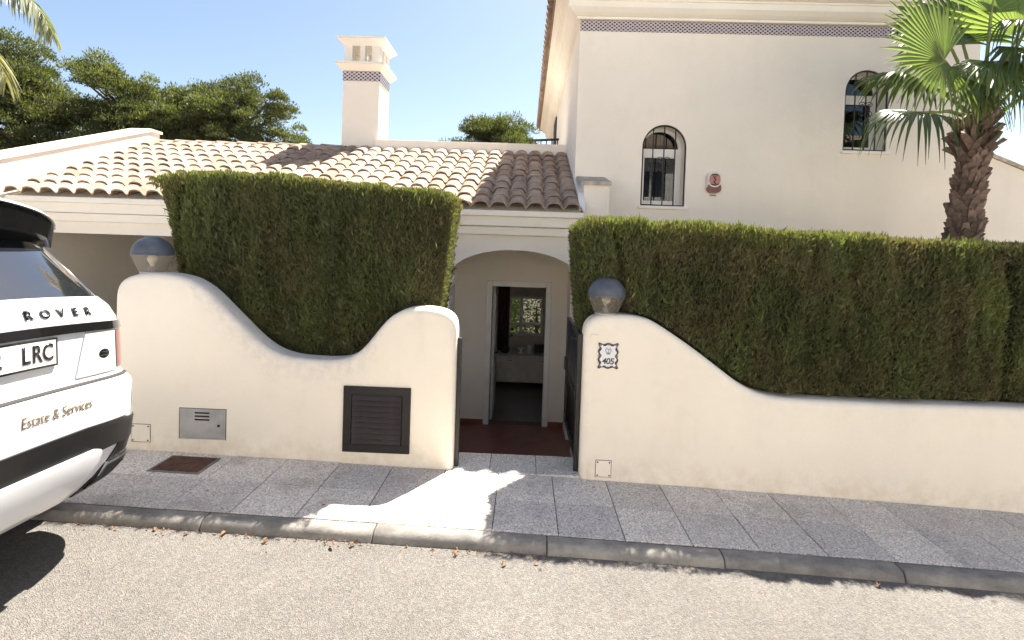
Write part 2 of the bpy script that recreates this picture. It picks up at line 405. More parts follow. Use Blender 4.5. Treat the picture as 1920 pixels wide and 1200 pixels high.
pf = MB().box(-1.25, 1.0, 5.61, 7.62, -1.15, FLOOR).build('porch_floor', M_redfloor); pf['kind'] = 'structure'

# ================================================================== GARDEN WALLS
def catmull(pts, step=0.03):
    out = []; n = len(pts)
    for i in range(n-1):
        p0, p1, p2, p3 = (Vector(pts[max(i-1, 0)]), Vector(pts[i]), Vector(pts[i+1]), Vector(pts[min(i+2, n-1)]))
        k = max(2, int((p2-p1).length/step))
        for j in range(k):
            t = j/k
            out.append(0.5*((2*p1)+(p2-p0)*t+(2*p0-5*p1+4*p2-p3)*t*t+(3*p1-p0-3*p2+p3)*t*t*t))
    out.append(Vector(pts[-1])); return out
def garden_wall(name, top, thick=0.22, r=0.05, gx=(9, 9)):
    c = catmull([(x, z) for x, z in top])
    for p in c:                                            # keep the ends plumb
        p.x = min(max(p.x, top[0][0]), top[-1][0])
    n = len(c); nor = []
    for i in range(n):
        t = (c[min(i+1, n-1)]-c[max(i-1, 0)]); nor.append(Vector((-t.y, t.x)).normalized())
    nor[0] = Vector((-1, 0)); nor[-1] = Vector((1, 0))
    V = []; Fc = []; SM = []; E = []; FT = []
    def ring(inset, y, e):
        b = len(V)
        for p, q in zip(c, nor): V.append((p.x-q.x*inset, y, p.y-q.y*inset)); E.append(e*(1.0 if gx[0] < p.x < gx[1] else 0.25)); FT.append(0)
        for p, q in ((c[0], nor[0]), (c[-1], nor[-1])): V.append((p.x-q.x*inset, y, -1.1)); E.append(0); FT.append(0)
        return [b+n]+list(range(b, b+n))+[b+n+1]
    rings = []
    for k in range(7):
        a = k/6*PI/2; rings.append(ring(r*(1-math.sin(a)), WF+r*(1-math.cos(a)), 1.0))
    for k in range(6, -1, -1):
        a = k/6*PI/2; rings.append(ring(r*(1-math.sin(a)), WF+thick-r*(1-math.cos(a)), 1.0))
    for A, B in zip(rings[:-1], rings[1:]):
        for i in range(len(A)-1): Fc.append((A[i], A[i+1], B[i+1], B[i])); SM.append(True)
    # the front face in columns
    front = [(V[i][0], V[i][2]) for i in rings[0][1:-1]]
    cols = [front[0]]
    for x, z in front[1:]:
        if x > cols[-1][0]+0.0006: cols.append((x, z))
        elif z > cols[-1][1]: cols[-1] = (cols[-1][0], z)
    xr = front[-1][0]; cols = [q for q in cols if q[0] < xr-0.0006]+[(xr, max(z for x, z in front if x > xr-0.0006))]
    base = []
    for x, t in cols:
        g = zg(x); lv = [(-1.1, 0, 0), (g-0.01, 0, 1), (g+0.05, 0, 0.85), (g+0.2, 0, 0.15), (g+0.33, 0, 0), (t-0.22, 0.0, 0), (t-0.11, 0.30, 0), (t-0.04, 0.8, 0), (t, 1, 0)]
        base.append(len(V))
        for z, e, ft in lv: V.append((x, WF, z)); E.append(e*(1.0 if gx[0] < x < gx[1] else 0.25)); FT.append(ft)
    for a, b in zip(base[:-1], base[1:]):
        for j in range(8): Fc.append((a+j, b+j, b+j+1, a+j+1)); SM.append(False)
    base = []
    for x, t in cols:
        base.append(len(V))
        for z in (-1.1, t): V.append((x, WF+thick, z)); E.append(0.25); FT.append(0)
    for a, b in zip(base[:-1], base[1:]): Fc.append((a, a+1, b+1, b)); SM.append(False)
    me = bpy.data.meshes.new(name); me.from_pydata(V, [], Fc); me.polygons.foreach_set('use_smooth', SM)
    for nm, d in (('edge', E), ('foot', FT)):
        at = me.attributes.new(nm, 'FLOAT', 'POINT'); at.data.foreach_set('value', d)
    me.update(); bm = bmesh.new(); bm.from_mesh(me); bmesh.ops.recalc_face_normals(bm, faces=bm.faces); bm.to_mesh(me); bm.free()
    return link(name, me, M_wall)
topL = [(-3.118, -1.05), (-3.118, 0.2), (-3.118, 0.8), (-3.118, 1.02), (-3.118, 1.09), (-3.118, 1.15), (-3.112, 1.23), (-3.085, 1.295), (-3.03, 1.338), (-2.94, 1.366), (-2.844, 1.377), (-2.75, 1.376), (-2.679, 1.368), (-2.60, 1.353), (-2.535, 1.331), (-2.46, 1.29), (-2.39, 1.238), (-2.223, 1.081), (-2.056, 0.925), (-1.97, 0.858), (-1.89, 0.812), (-1.80, 0.782), (-1.70, 0.766), (-1.522, 0.759), (-1.39, 0.766), (-1.32, 0.782), (-1.255, 0.815), (-1.19, 0.875), (-1.121, 0.962), (-1.065, 1.035), (-1.01, 1.095), (-0.95, 1.138), (-0.87, 1.172), (-0.764, 1.186), (-0.66, 1.180), (-0.59, 1.163), (-0.535, 1.130), (-0.505, 1.080), (-0.495, 1.01), (-0.495, 0.94), (-0.495, 0.88), (-0.495, 0.75), (-0.495, 0.3), (-0.495, -1.05)]
wallL = garden_wall('garden_wall', topL, gx=(-2.5, -1.1))
tag(wallL, 'cream rendered garden wall with scooped top and dark louvred hatch, left of gateway', 'wall')
topR = [(0.462, -1.05), (0.462, 0.3), (0.462, 0.75), (0.462, 0.90), (0.462, 0.95), (0.462, 1.0), (0.466, 1.06), (0.485, 1.115), (0.53, 1.158), (0.60, 1.177), (0.70, 1.183), (0.808, 1.182), (0.90, 1.167), (0.987, 1.135), (1.148, 1.038), (1.35, 0.902), (1.552, 0.756), (1.65, 0.693), (1.753, 0.645), (1.86, 0.620), (1.988, 0.608), (2.2, 0.604), (2.455, 0.601), (2.841, 0.598), (3.684, 0.606), (5, 0.60), (7.0, 0.59), (8.8, 0.585), (8.95, 0.57), (9.0, 0.50), (9.0, 0.0), (9.0, -1.05)]
wallR = garden_wall('garden_wall', topR)
tag(wallR, 'cream rendered garden wall with house number plaque, sweeping down to the right', 'wall')

# black louvred hatch: a part of the left wall
lx0, lx1, lz0, lz1 = -1.332, -0.823, 0.078, 0.578
fr = MB(); fw = 0.062
fr.bbox(lx0, lx1, WF-0.018, WF+0.03, lz1-fw, lz1, 0.004); fr.bbox(lx0, lx1, WF-0.018, WF+0.03, lz0, lz0+fw, 0.004)
fr.bbox(lx0, lx0+fw, WF-0.017, WF+0.03, lz0+fw-0.002, lz1-fw+0.002, 0.004); fr.bbox(lx1-fw, lx1, WF-0.017, WF+0.03, lz0+fw-0.002, lz1-fw+0.002, 0.004)
hatch = fr.build('louvred_hatch', M_blackdull, wallL)
MB().box(lx0+fw-0.001, lx1-fw+0.001, WF-0.002, WF-0.0005, lz0+fw-0.001, lz1-fw+0.001).build('back_panel', M_blackdull, hatch)
for k in range(9):
    z = lz0+fw+0.024+k*0.0415
    MB().bbox(-0.186, 0.186, -0.0025, 0.0025, -0.021, 0.021, 0.001, Matrix.Translation((0, 0, 0)) @ Matrix.Rotation(math.radians(-32), 4, 'X')).build('slat', M_slat, hatch, ((lx0+lx1)/2, WF-0.0135, z))
# grey meter box
mx0, mx1, mz0, mz1 = -2.588, -2.236, 0.122, 0.352
mbx = MB().bbox(mx0, mx1, WF-0.006, WF+0.02, mz0, mz1, 0.002).build('meter_box', M_steel, wallL)
MB().bbox(mx0+0.012, mx1-0.012, WF-0.011, WF-0.0055, mz0+0.012, mz1-0.010, 0.002).build('door', M_steel, mbx)
for k in range(3): MB().bbox(-2.468, -2.355, WF-0.0135, WF-0.0105, 0.268+k*0.026, 0.280+k*0.026, 0.001).build('vent_slot', M_black, mbx)
MB().tube([(-2.282, WF-0.016, 0.232), (-2.282, WF-0.01, 0.232)], 0.010, 12).build('lock', M_black, mbx)
gm = MB()
for (a, b, c_, d) in ((mx0-0.008, mx1+0.006, mz1+0.001, mz1+0.006), (mx1+0.001, mx1+0.006, mz0-0.004, mz1+0.004), (mx0-0.008, mx0-0.003, mz0-0.004, mz1+0.004)): gm.box(a, b, WF-0.001, WF+0.002, c_, d)
gm.build('gap_shadow_line', M_grout, mbx)
# square junction covers
for (x0, x1, z0, z1, w, nm) in ((-2.962, -2.82, 0.083, 0.215, wallL, 'left'), (0.582, 0.695, -0.032, 0.09, wallR, 'right')):
    jc = MB().bbox(x0, x1, WF-0.006, WF+0.01, z0, z1, 0.003).build('cover_plate', M_wall, w)
    for a in (x0+0.012, x1-0.012):
        for b in (z0+0.012, z1-0.012): MB().tube([(a, WF-0.009, b), (a, WF-0.004, b)], 0.006, 8).build('screw', M_rust, jc)
    g = MB(); e = 0.004
    for q in ((x0-e, x1+e, z1, z1+e), (x0-e, x1+e, z0-e, z0), (x0-e, x0, z0, z1), (x1, x1+e, z0, z1)): g.box(q[0], q[1], WF-0.0012, WF+0.002, q[2], q[3])
    g.build('joint', M_grout, jc)
MB().bbox(0.505, 0.567, WF-0.008, WF+0.005, 1.008, 1.036, 0.003).build('bell_plate', M_wall, wallR)

# ================================================================== HOUSE
house = empty('house', (1.5, 7.1, FLOOR))
tag(house, 'cream rendered villa with clay tiled roof, arched porch and tall chimney', 'house')
HI = house.location
def hb(mb, name, mat, parent=None, sharp=None):          # build in world coordinates, hang under the house
    o = mb.build(name, mat, parent or house, sharp=sharp)
    if parent is None or parent is house: o.location = -HI
    return o
def panel(outer, holes, y0, y1):                          # slab in the xz plane with holes
    mb = MB(); loops = [outer]+holes; flat = [p for l in loops for p in l]
    tri = tessellate_polygon([[Vector((x, z, 0)) for x, z in l] for l in loops])
    n = len(flat)
    vs = [(x, y0, z) for x, z in flat]+[(x, y1, z) for x, z in flat]; fs = []
    for t in tri: fs += [tuple(t), tuple(i+n for i in reversed(t))]
    b = 0
    for l in loops:
        k = len(l)
        for i in range(k): fs.append((b+i, b+(i+1) % k, b+(i+1) % k+n, b+i+n))
        b += k
    bm = bmesh.new(); bv = [bm.verts.new(v) for v in vs]
    for f in fs:
        try: bm.faces.new([bv[i] for i in f])
        except ValueError: pass
    bmesh.ops.recalc_face_normals(bm, faces=bm.faces); mb.bm(bm); return mb
def arch(xc, hw, z0, zs, rise, n=20):
    return [(xc-hw, z0)]+[(xc-hw*math.cos(PI*i/n), zs+rise*math.sin(PI*i/n)) for i in range(n+1)]+[(xc+hw, z0)]

# --- low wing
AX, AHW, AZS, AR = -0.13, 0.80, 1.28, 0.35
outer = [(-2.4, -1.15)]+arch(AX, AHW, -1.15, AZS, AR, 28)+[(1.02, -1.15), (1.02, 1.86), (-2.4, 1.86)]
hb(panel(outer, [], 6.45, 6.70), 'porch_arch_wall', M_house)
hb(MB().box(-6.75, -6.5, 6.45, 6.75, -1.15, 1.66), 'carport_pier', M_house)
hb(MB().box(-6.75, -2.4, 6.45, 6.75, 1.66, 1.86), 'carport_beam', M_house)
hb(MB().box(-6.75, -6.52, 6.75, 11.3, -1.15, 2.0), 'carport_side_wall', M_house)
hb(MB().box(-6.52, -2.6, 11.0, 11.25, -1.15, 2.0), 'carport_back_wall', M_house)
hb(MB().box(-2.85, -2.62, 6.75, 11.25, -1.15, 1.83), 'carport_partition', M_house)
hb(MB().box(-6.52, -2.63, 6.75, 11.0, 1.83, 1.95), 'carport_ceiling', M_house)
crn = empty('cornice', (0, 0, 0), 0, house); crn.location = -HI
for (y0, z0, z1) in ((6.40, 1.81, 1.915), (6.345, 1.917, 2.035), (6.29, 2.037, 2.11)):
    MB().bbox(-6.78, 0.69, y0, 6.46, z0, z1, 0.012).build('moulding', M_trim, crn)
for xi in (-0.925, 0.665):
    s = 1 if xi < 0 else -1
    im = MB().bbox(xi-0.05, xi+0.05, 6.41, 6.74, 1.245, 1.285, 0.008); im.bbox(xi-0.035, xi+0.035, 6.42, 6.73, 1.195, 1.245, 0.008); im.bbox(xi-0.02, xi+0.02, 6.43, 6.72, 1.15, 1.195, 0.008)
    hb(im, 'impost', M_trim)
# porch
door_wall = panel([(-2.5, -1.15), (-0.47, -1.15), (-0.47, 1.10), (0.335, 1.10), (0.335, -1.15), (0.95, -1.15), (0.95, 2.2), (-2.5, 2.2)], [], 7.60, 7.78)
hb(door_wall, 'porch_back_wall', M_house)
hb(MB().box(-1.25, -1.02, 6.70, 7.60, -1.15, 1.75), 'porch_side_wall', M_house)
hb(MB().box(0.74, 0.95, 6.70, 7.60, -1.15, 1.75), 'porch_side_wall', M_house)
hb(MB().box(-1.25, 0.95, 6.70, 7.60, 1.70, 1.80), 'porch_ceiling', M_house)
for q in ((-1.02, -0.545, 7.585, 7.60), (0.415, 0.726, 7.585, 7.60), (0.727, 0.74, 6.72, 7.584)): hb(MB().bbox(*q, FLOOR+0.002, FLOOR+0.075, 0.003), 'skirting', M_redfloor)

df = MB()
for (a, b, c_, d) in ((-0.542, -0.462, FLOOR+0.001, 1.17), (0.328, 0.408, FLOOR+0.001, 1.17), (-0.462, 0.328, 1.085, 1.168)): df.bbox(a, b, 7.572, 7.70, c_, d, 0.006)
dfo = hb(df, 'door_frame', M_white)
for z in (0.30, 0.22): MB().bbox(0.325, 0.329, 7.60, 7.64, z, z+0.05, 0.001).build('strike_plate', M_steel, dfo)
dl = hb(MB().bbox(-0.462, -0.418, 7.79, 8.60, FLOOR+0.01, 1.08, 0.004), 'door', M_room)
hd = MB().tube([(-0.418, 7.86, 0.05), (-0.37, 7.86, 0.05), (-0.365, 7.98, 0.05)], 0.011, 8); hd.bbox(-0.418, -0.412, 7.83, 7.89, -0.06, 0.12, 0.003)
hd.build('handle', M_black, dl)
for z0, z1 in ((FLOOR+0.15, -0.15), (0.0, 0.9)): MB().bbox(-0.4185, -0.412, 7.97, 8.46, z0, z1, 0.004).build('panel', M_room, dl)
sw = hb(MB().bbox(-0.815, -0.735, 7.588, 7.60, 0.04, 0.12, 0.004), 'light_switch', M_white)
MB().bbox(-0.80, -0.75, 7.583, 7.589, 0.055, 0.105, 0.003).build('rocker', M_white, sw)
# living room seen through the door
hb(MB().box(-2.5, 0.95, 7.78, 10.7, -1.15, FLOOR+0.004), 'room_floor', M_roomfloor)
hb(MB().box(-2.6, -2.5, 7.78, 10.7, -1.15, 1.7), 'room_wall', M_room)
hb(MB().box(0.95, 1.05, 7.78, 10.7, -1.15, 1.7), 'room_wall', M_room)
hb(MB().box(-2.6, 1.05, 7.78, 10.9, 1.65, 1.80), 'room_ceiling', M_room)
WX0, WX1, WZ0, WZ1 = -0.30, 0.42, -0.16, 0.66
hb(panel([(-2.6, -1.15), (1.05, -1.15), (1.05, 1.64), (-2.6, 1.64)], [[(WX0, WZ0), (WX1, WZ0), (WX1, WZ1), (WX0, WZ1)]], 10.7, 10.9), 'room_back_wall', M_room)
rw = MB()
for (a, b, c_, d) in ((WX0, WX1, WZ0, WZ0+0.05), (WX0, WX1, WZ1-0.05, WZ1), (WX0, WX0+0.05, WZ0+0.05, WZ1-0.05), (WX1-0.05, WX1, WZ0+0.05, WZ1-0.05), (-0.07, 0.0, WZ0+0.05, WZ1-0.05), (WX0+0.05, -0.07, 0.06, 0.11), (0.0, WX1-0.05, 0.06, 0.11)): rw.bbox(a, b, 10.72, 10.78, c_, d, 0.004)
rwo = hb(rw, 'rear_window', M_white)
for a, b in ((WX0+0.04, -0.06), (-0.01, WX1-0.04)): MB().box(a, b, 10.748, 10.752, WZ0+0.04, WZ1-0.04).build('pane', M_glass, rwo)

# --- clay tiled roof of the low wing
EY, EZ, TY, TZ = 6.28, 2.155, 8.80, 3.255
sl = math.atan2(TZ-EZ, TY-EY); SLEN = math.hypot(TZ-EZ, TY-EY)
RX0, RX1 = -6.48, 0.665
deck = MB().prism([(EY+0.06, EZ-0.055), (TY, TZ-0.08), (TY, TZ-0.20), (EY+0.06, EZ-0.15)], 'x', RX0-0.05, RX1)
roof = hb(deck, 'roof', M_trim)
NCOL, NROW = 32, 9
TP = (RX1-RX0)/NCOL; TE = SLEN/NROW
def roof_tile_mesh(pitch, length, lift, amp=0.05):
    K = 10; v = []; f = []; th = 0.019
    for s, y in enumerate((0.0, length)):
        for t in (0, 1):
            for i in range(K+1):
                u = i/K; x = (u-0.5)*pitch*1.035
                d_ = abs(u-0.5)*2
                h = amp*math.sqrt(1-(d_/0.78)**2) if d_ < 0.62 else amp*(0.607-1.107*math.sin((d_-0.62)/0.38*PI/2))
                h = h*(0.92 if s else 1.0)
                v.append((x*(0.98 if s else 1), y, h+(lift if s == 0 else 0)-t*th))
    n = K+1
    for i in range(K):
        f.append((i, i+1, 2*n+i+1, 2*n+i)); f.append((n+i+1, n+i, 3*n+i, 3*n+i+1)); f.append((i, n+i, n+i+1, i+1))
    me = bpy.data.meshes.new('roof_tile'); me.from_pydata(v, [], f)
    me.polygons.foreach_set('use_smooth', [True]*len(f)); me.set_sharp_from_angle(angle=1.0); me.materials.append(M_tile); me.update(); return me
rt = roof_tile_mesh(TP, TE*1.22, 0.028)
for r in range(NROW):
    for c_ in range(NCOL):
        o = link('roof_tile', rt, None, roof)
        d = r*TE-0.02+RND.uniform(-.006, .006)
        o.location = (RX0+TP*(c_+0.5)+RND.uniform(-.003, .003), EY+d*math.cos(sl), EZ+d*math.sin(sl)+RND.uniform(0, .004))
        o.rotation_euler = (sl+RND.uniform(-.02, .02), RND.uniform(-.025, .025), RND.uniform(-.025, .025))
# ridge caps and back slope of the carport part
bs = MB().prism([(TY, TZ-0.06), (11.4, 2.0), (11.4, 1.85), (TY, TZ-0.2)], 'x', -6.4, -2.6); bs.build('back_slope', M_tile, roof)
capm = MB(); vs = []
for s, y in enumerate((0, 0.42)):
    for i in range(9):
        a = PI*i/8; rr = 0.115 if s == 0 else 0.10
        vs.append((y, -rr*math.cos(a), rr*0.8*math.sin(a)+(0.012 if s == 0 else 0)))
capm.add(vs, [(i, i+1, 9+i+1, 9+i) for i in range(8)], True); capme = capm.mesh('ridge_tile'); capme.materials.append(M_tile)
for k in range(9):
    o = link('ridge_tile', capme, None, roof); o.location = (-6.42+0.36*k, TY+0.03, TZ-0.03+RND.uniform(0, .006))
MB().prism([(EY+0.02, EZ-0.02), (TY, TZ-0.02), (TY, TZ+0.12), (EY+0.25, EZ+0.22), (EY+0.05, EZ+0.05)], 'x', RX1-0.03, RX1+0.04).build('flashing', M_white, roof)
# gable parapet at the left end
gp = MB().prism([(6.10, 1.9), (TY+0.2, 1.9), (TY+0.2, TZ+0.19), (TY-0.02, TZ+0.19), (6.10, EZ+0.33)], 'x', -6.80, -6.50)
hb(gp, 'gable_parapet', M_house)
th = math.atan2(TZ+0.19-EZ-0.33, TY-6.12)
gc = MB().prism([(6.06, EZ+0.335-0.012), (TY-0.02, TZ+0.193), (TY+0.24, TZ+0.193), (TY+0.24, TZ+0.235), (TY-0.04, TZ+0.235), (6.06, EZ+0.365)], 'x', -6.83, -6.475)
hb(gc, 'parapet_coping', M_trim)
# roof terrace parapet behind the right half
hb(MB().bbox(-2.62, 0.66, 8.80, 9.0, 2.4, 3.425, 0.01), 'terrace_parapet', M_house)
hb(MB().box(-2.62, 0.64, 9.0, 10.95, 2.3, 2.75), 'terrace_slab', M_house)
hb(MB().box(-2.62, -2.4, 9.55, 10.95, 2.75, 3.3), 'terrace_parapet', M_house)
hb(MB().box(-2.62, 0.63, 7.79, 10.95, 1.82, 2.295), 'terrace_base', M_house)

# chimney
ch = empty('chimney', (0, 0, 0), 0, house); ch.location = -HI
cx0, cx1, cy0, cy1 = -3.235, -2.60, 8.90, 9.53
MB().bbox(cx0, cx1, cy0, cy1, 2.6, 4.60, 0.008).build('shaft', M_house, ch)
def azul(x, y, z, w, h, rz, parent, M_azul=M_azul):
    o = MB().bbox(-w/2+0.001, w/2-0.001, -0.006, 0.006, -h/2, h/2, 0.0015).build('glazed_tile', M_azul, parent, (x, y, z)); o.rotation_euler = (0, 0, rz); return o
am = None
for k in range(4):
    w = (cx1-cx0)/4; azul(cx0+w*(k+0.5), cy0-0.003, 4.515, w, 0.165, 0, ch, M_azul2)
    w = (cy1-cy0)/4; azul(cx1+0.003, cy0+w*(k+0.5), 4.515, w, 0.165, PI/2, ch, M_azul2)
def frustum(x0, x1, y0, y1, z0, e0, z1, e1):
    mb = MB(); v = []
    for z, e in ((z0, e0), (z1, e1)): v += [(x0-e, y0-e, z), (x1+e, y0-e, z), (x1+e, y1+e, z), (x0-e, y1+e, z)]
    mb.add(v, [(3, 2, 1, 0), (4, 5, 6, 7), (0, 1, 5, 4), (1, 2, 6, 5), (2, 3, 7, 6), (3, 0, 4, 7)]); return mb
c1 = frustum(cx0, cx1, cy0, cy1, 4.602, 0.012, 4.70, 0.10); c1.box(cx0-0.105, cx1+0.105, cy0-0.105, cy1+0.105, 4.702, 4.738); c1.build('crown_moulding', M_house, ch)
for (a, b) in ((-3.225, -3.085), (-2.955, -2.87), (-2.75, -2.60)):
    for (c_, d) in ((cy0+0.02, cy0+0.14), (cy1-0.14, cy1-0.02)): MB().bbox(a, b, c_, d, 4.74, 5.06, 0.005).build('lantern_post', M_house, ch)
for (a, b) in ((-3.225, -3.105), (-2.72, -2.60)):
    MB().bbox(a+0.002, b-0.002, 9.17, 9.26, 4.74, 5.06, 0.005).build('lantern_post', M_house, ch)
c2 = frustum(cx0+0.01, cx1, cy0+0.02, cy1-0.02, 5.04, 0.0, 5.135, 0.10); c2.box(cx0-0.10, cx1+0.105, cy0-0.09, cy1+0.09, 5.137, 5.165)
c2.add([(cx0-0.09, cy0-0.08, 5.166), (cx1+0.095, cy0-0.08, 5.166), (cx1+0.095, cy1+0.08, 5.166), (cx0-0.09, cy1+0.08, 5.166), ((cx0+cx1)/2, (cy0+cy1)/2, 5.265)], [(0, 1, 4), (1, 2, 4), (2, 3, 4), (3, 0, 4)])
c2.build('cap', M_trim, ch)

# --- tall main block on the right
HX0, HX1, HY0, HY1 = 0.64, 5.95, 7.10, 15.0
w1 = arch(1.838, 0.298, 2.292, 3.085, 0.305, 24); w2 = arch(4.50, 0.287, 3.112, 3.895, 0.295, 24)
hb(panel([(HX0, -1.15), (HX1, -1.15), (HX1, 5.05), (HX0, 5.05)], [w1, w2], HY0, HY0+0.30), 'front_wall', M_house)
hb(MB().box(HX0, HX0+0.25, HY0+0.3, HY1, -1.15, 5.05), 'side_wall', M_house)
hb(MB().box(HX1-0.25, HX1, HY0+0.3, HY1, -1.15, 5.05), 'side_wall', M_house)
hb(MB().box(HX0+.25, HX1-.25, HY1-0.25, HY1, -1.15, 5.05), 'rear_wall', M_house)
hb(MB().box(HX0+.25, HX1-.25, HY0+0.3, HY1-.25, 2.0, 2.12), 'upper_floor', M_dark)
# frieze of glazed tiles
fz = empty('tile_frieze', (0, 0, 0), 0, house); fz.location = -HI
tw = 0.1830; nfr = int((HX1-HX0)/tw)
fm = azul(0, 0, 0, tw, 0.141, 0, fz); fme = fm.data; bpy.data.objects.remove(fm)
for k in range(nfr+1):
    o = link('glazed_tile', fme, None, fz); o.location = (HX0+tw*(k+0.5)-0.002+0.005, HY0-0.003+RND.uniform(-.001, .001), 4.692)
# stepped cornice round the front and the left side
def sweep(prof, path):
    mb = MB(); n = len(prof); v = []
    for (px, py, nx, ny) in path:
        for o_, z in prof: v.append((px+nx*o_, py+ny*o_, z))
    mb.add(v, [(i*n+j, i*n+j+1, (i+1)*n+j+1, (i+1)*n+j) for i in range(len(path)-1) for j in range(n-1)]); return mb
cprof = [(0.001, 4.765), (0.05, 4.765), (0.05, 4.795), (0.075, 4.80), (0.12, 4.825), (0.165, 4.862), (0.175, 4.87), (0.175, 4.945), (0.19, 4.95), (0.19, 4.972), (0.26, 4.985), (0.26, 5.05), (0.33, 5.06), (0.33, 5.10), (0.0, 5.10)]
hb(sweep(cprof, [(HX1+0.0, HY1, 1, 0), (HX1, HY0, 1, -1), (HX0, HY0, -1, -1), (HX0, HY1, -1, 0)]), 'main_cornice', M_trim)
# hipped main roof
ex0, ex1, ey0, ey1, ez = HX0-0.36, HX1+0.36, HY0-0.40, HY1+0.36, 5.115
hw_ = (ex1-ex0)/2; rz_ = ez+hw_*math.tan(math.radians(23)); xm = (ex0+ex1)/2
mr = MB(); mr.add([(ex0, ey0, ez), (ex1, ey0, ez), (ex1, ey1, ez), (ex0, ey1, ez), (xm, ey0+hw_, rz_), (xm, ey1-hw_, rz_)], [(0, 1, 4), (1, 2, 5, 4), (2, 3, 5), (3, 0, 4, 5), (3, 2, 1, 0)])
mroof = hb(mr, 'main_roof', M_tile)
rt2 = roof_tile_mesh(0.21, 0.40, 0.034); a23 = math.radians(23)
for k in range(40):
    for r in range(2):
        d = -0.06+0.31*r
        o = link('roof_tile', rt2, None, mroof); o.location = (ex0+d*math.cos(a23), ey0+0.105+0.21*k, ez+0.03+d*math.sin(a23)); 
        o.rotation_euler = Matrix(((0, -math.cos(a23)*-1, 0), (0, 0, 0), (0, 0, 0))).to_euler()
        X = Vector((0, -1, 0)); Yv = Vector((math.cos(a23), 0, math.sin(a23))); Z = X.cross(Yv)
        o.rotation_euler = Matrix((X, Yv, Z)).transposed().to_euler()
for k in range(28):
    o = link('roof_tile', rt2, None, mroof); o.location = (ex0+0.105+0.21*k, ey0-0.06*math.cos(a23), ez+0.03-0.06*math.sin(a23)); o.rotation_euler = (a23, 0, 0)
# stub wall at the corner
st = MB().prism([(6.47, 1.862), (7.098, 1.862), (7.098, 2.60), (6.47, 2.47)], 'x', 0.702, 1.02)
hb(st, 'corner_stub_wall', M_house)
hb(MB().prism([(6.44, 2.466), (7.097, 2.603), (7.097, 2.66), (6.44, 2.51)], 'x', 0.66, 1.04), 'stub_coping', M_cap)
# terrace door and railing on the left side of the main block
td = MB().bbox(HX0-0.03, HX0+0.01, 12.2, 13.1, 2.75, 4.75, 0.01); tdo = hb(td, 'terrace_door', M_dark)
rl = empty('terrace_railing', (0, 0, 0), 0, house); rl.location = -HI
MB().tube([(0.0, 10.85, 3.90), (0.62, 10.85, 3.94)], 0.025, 8).build('handrail', M_black, rl)
for k in range(6): MB().tube([(0.02+0.115*k, 10.85, 2.75), (0.02+0.115*k, 10.85, 3.91)], 0.012, 6).build('baluster', M_black, rl)

# lower wing to the right with sloping gable
hb(panel([(HX1+0.002, -1.15), (11.0, -1.15), (11.0, 1.25), (HX1+0.002, 3.155)], [], HY0+0.004, HY0+0.30), 'right_gable_wall', M_house)
hb(MB().prism([(HX1+0.002, 3.157), (11.1, 1.22), (11.1, 1.27), (HX1+0.002, 3.205)], 'y', HY0-0.03, HY0+0.34), 'gable_coping', M_cap)

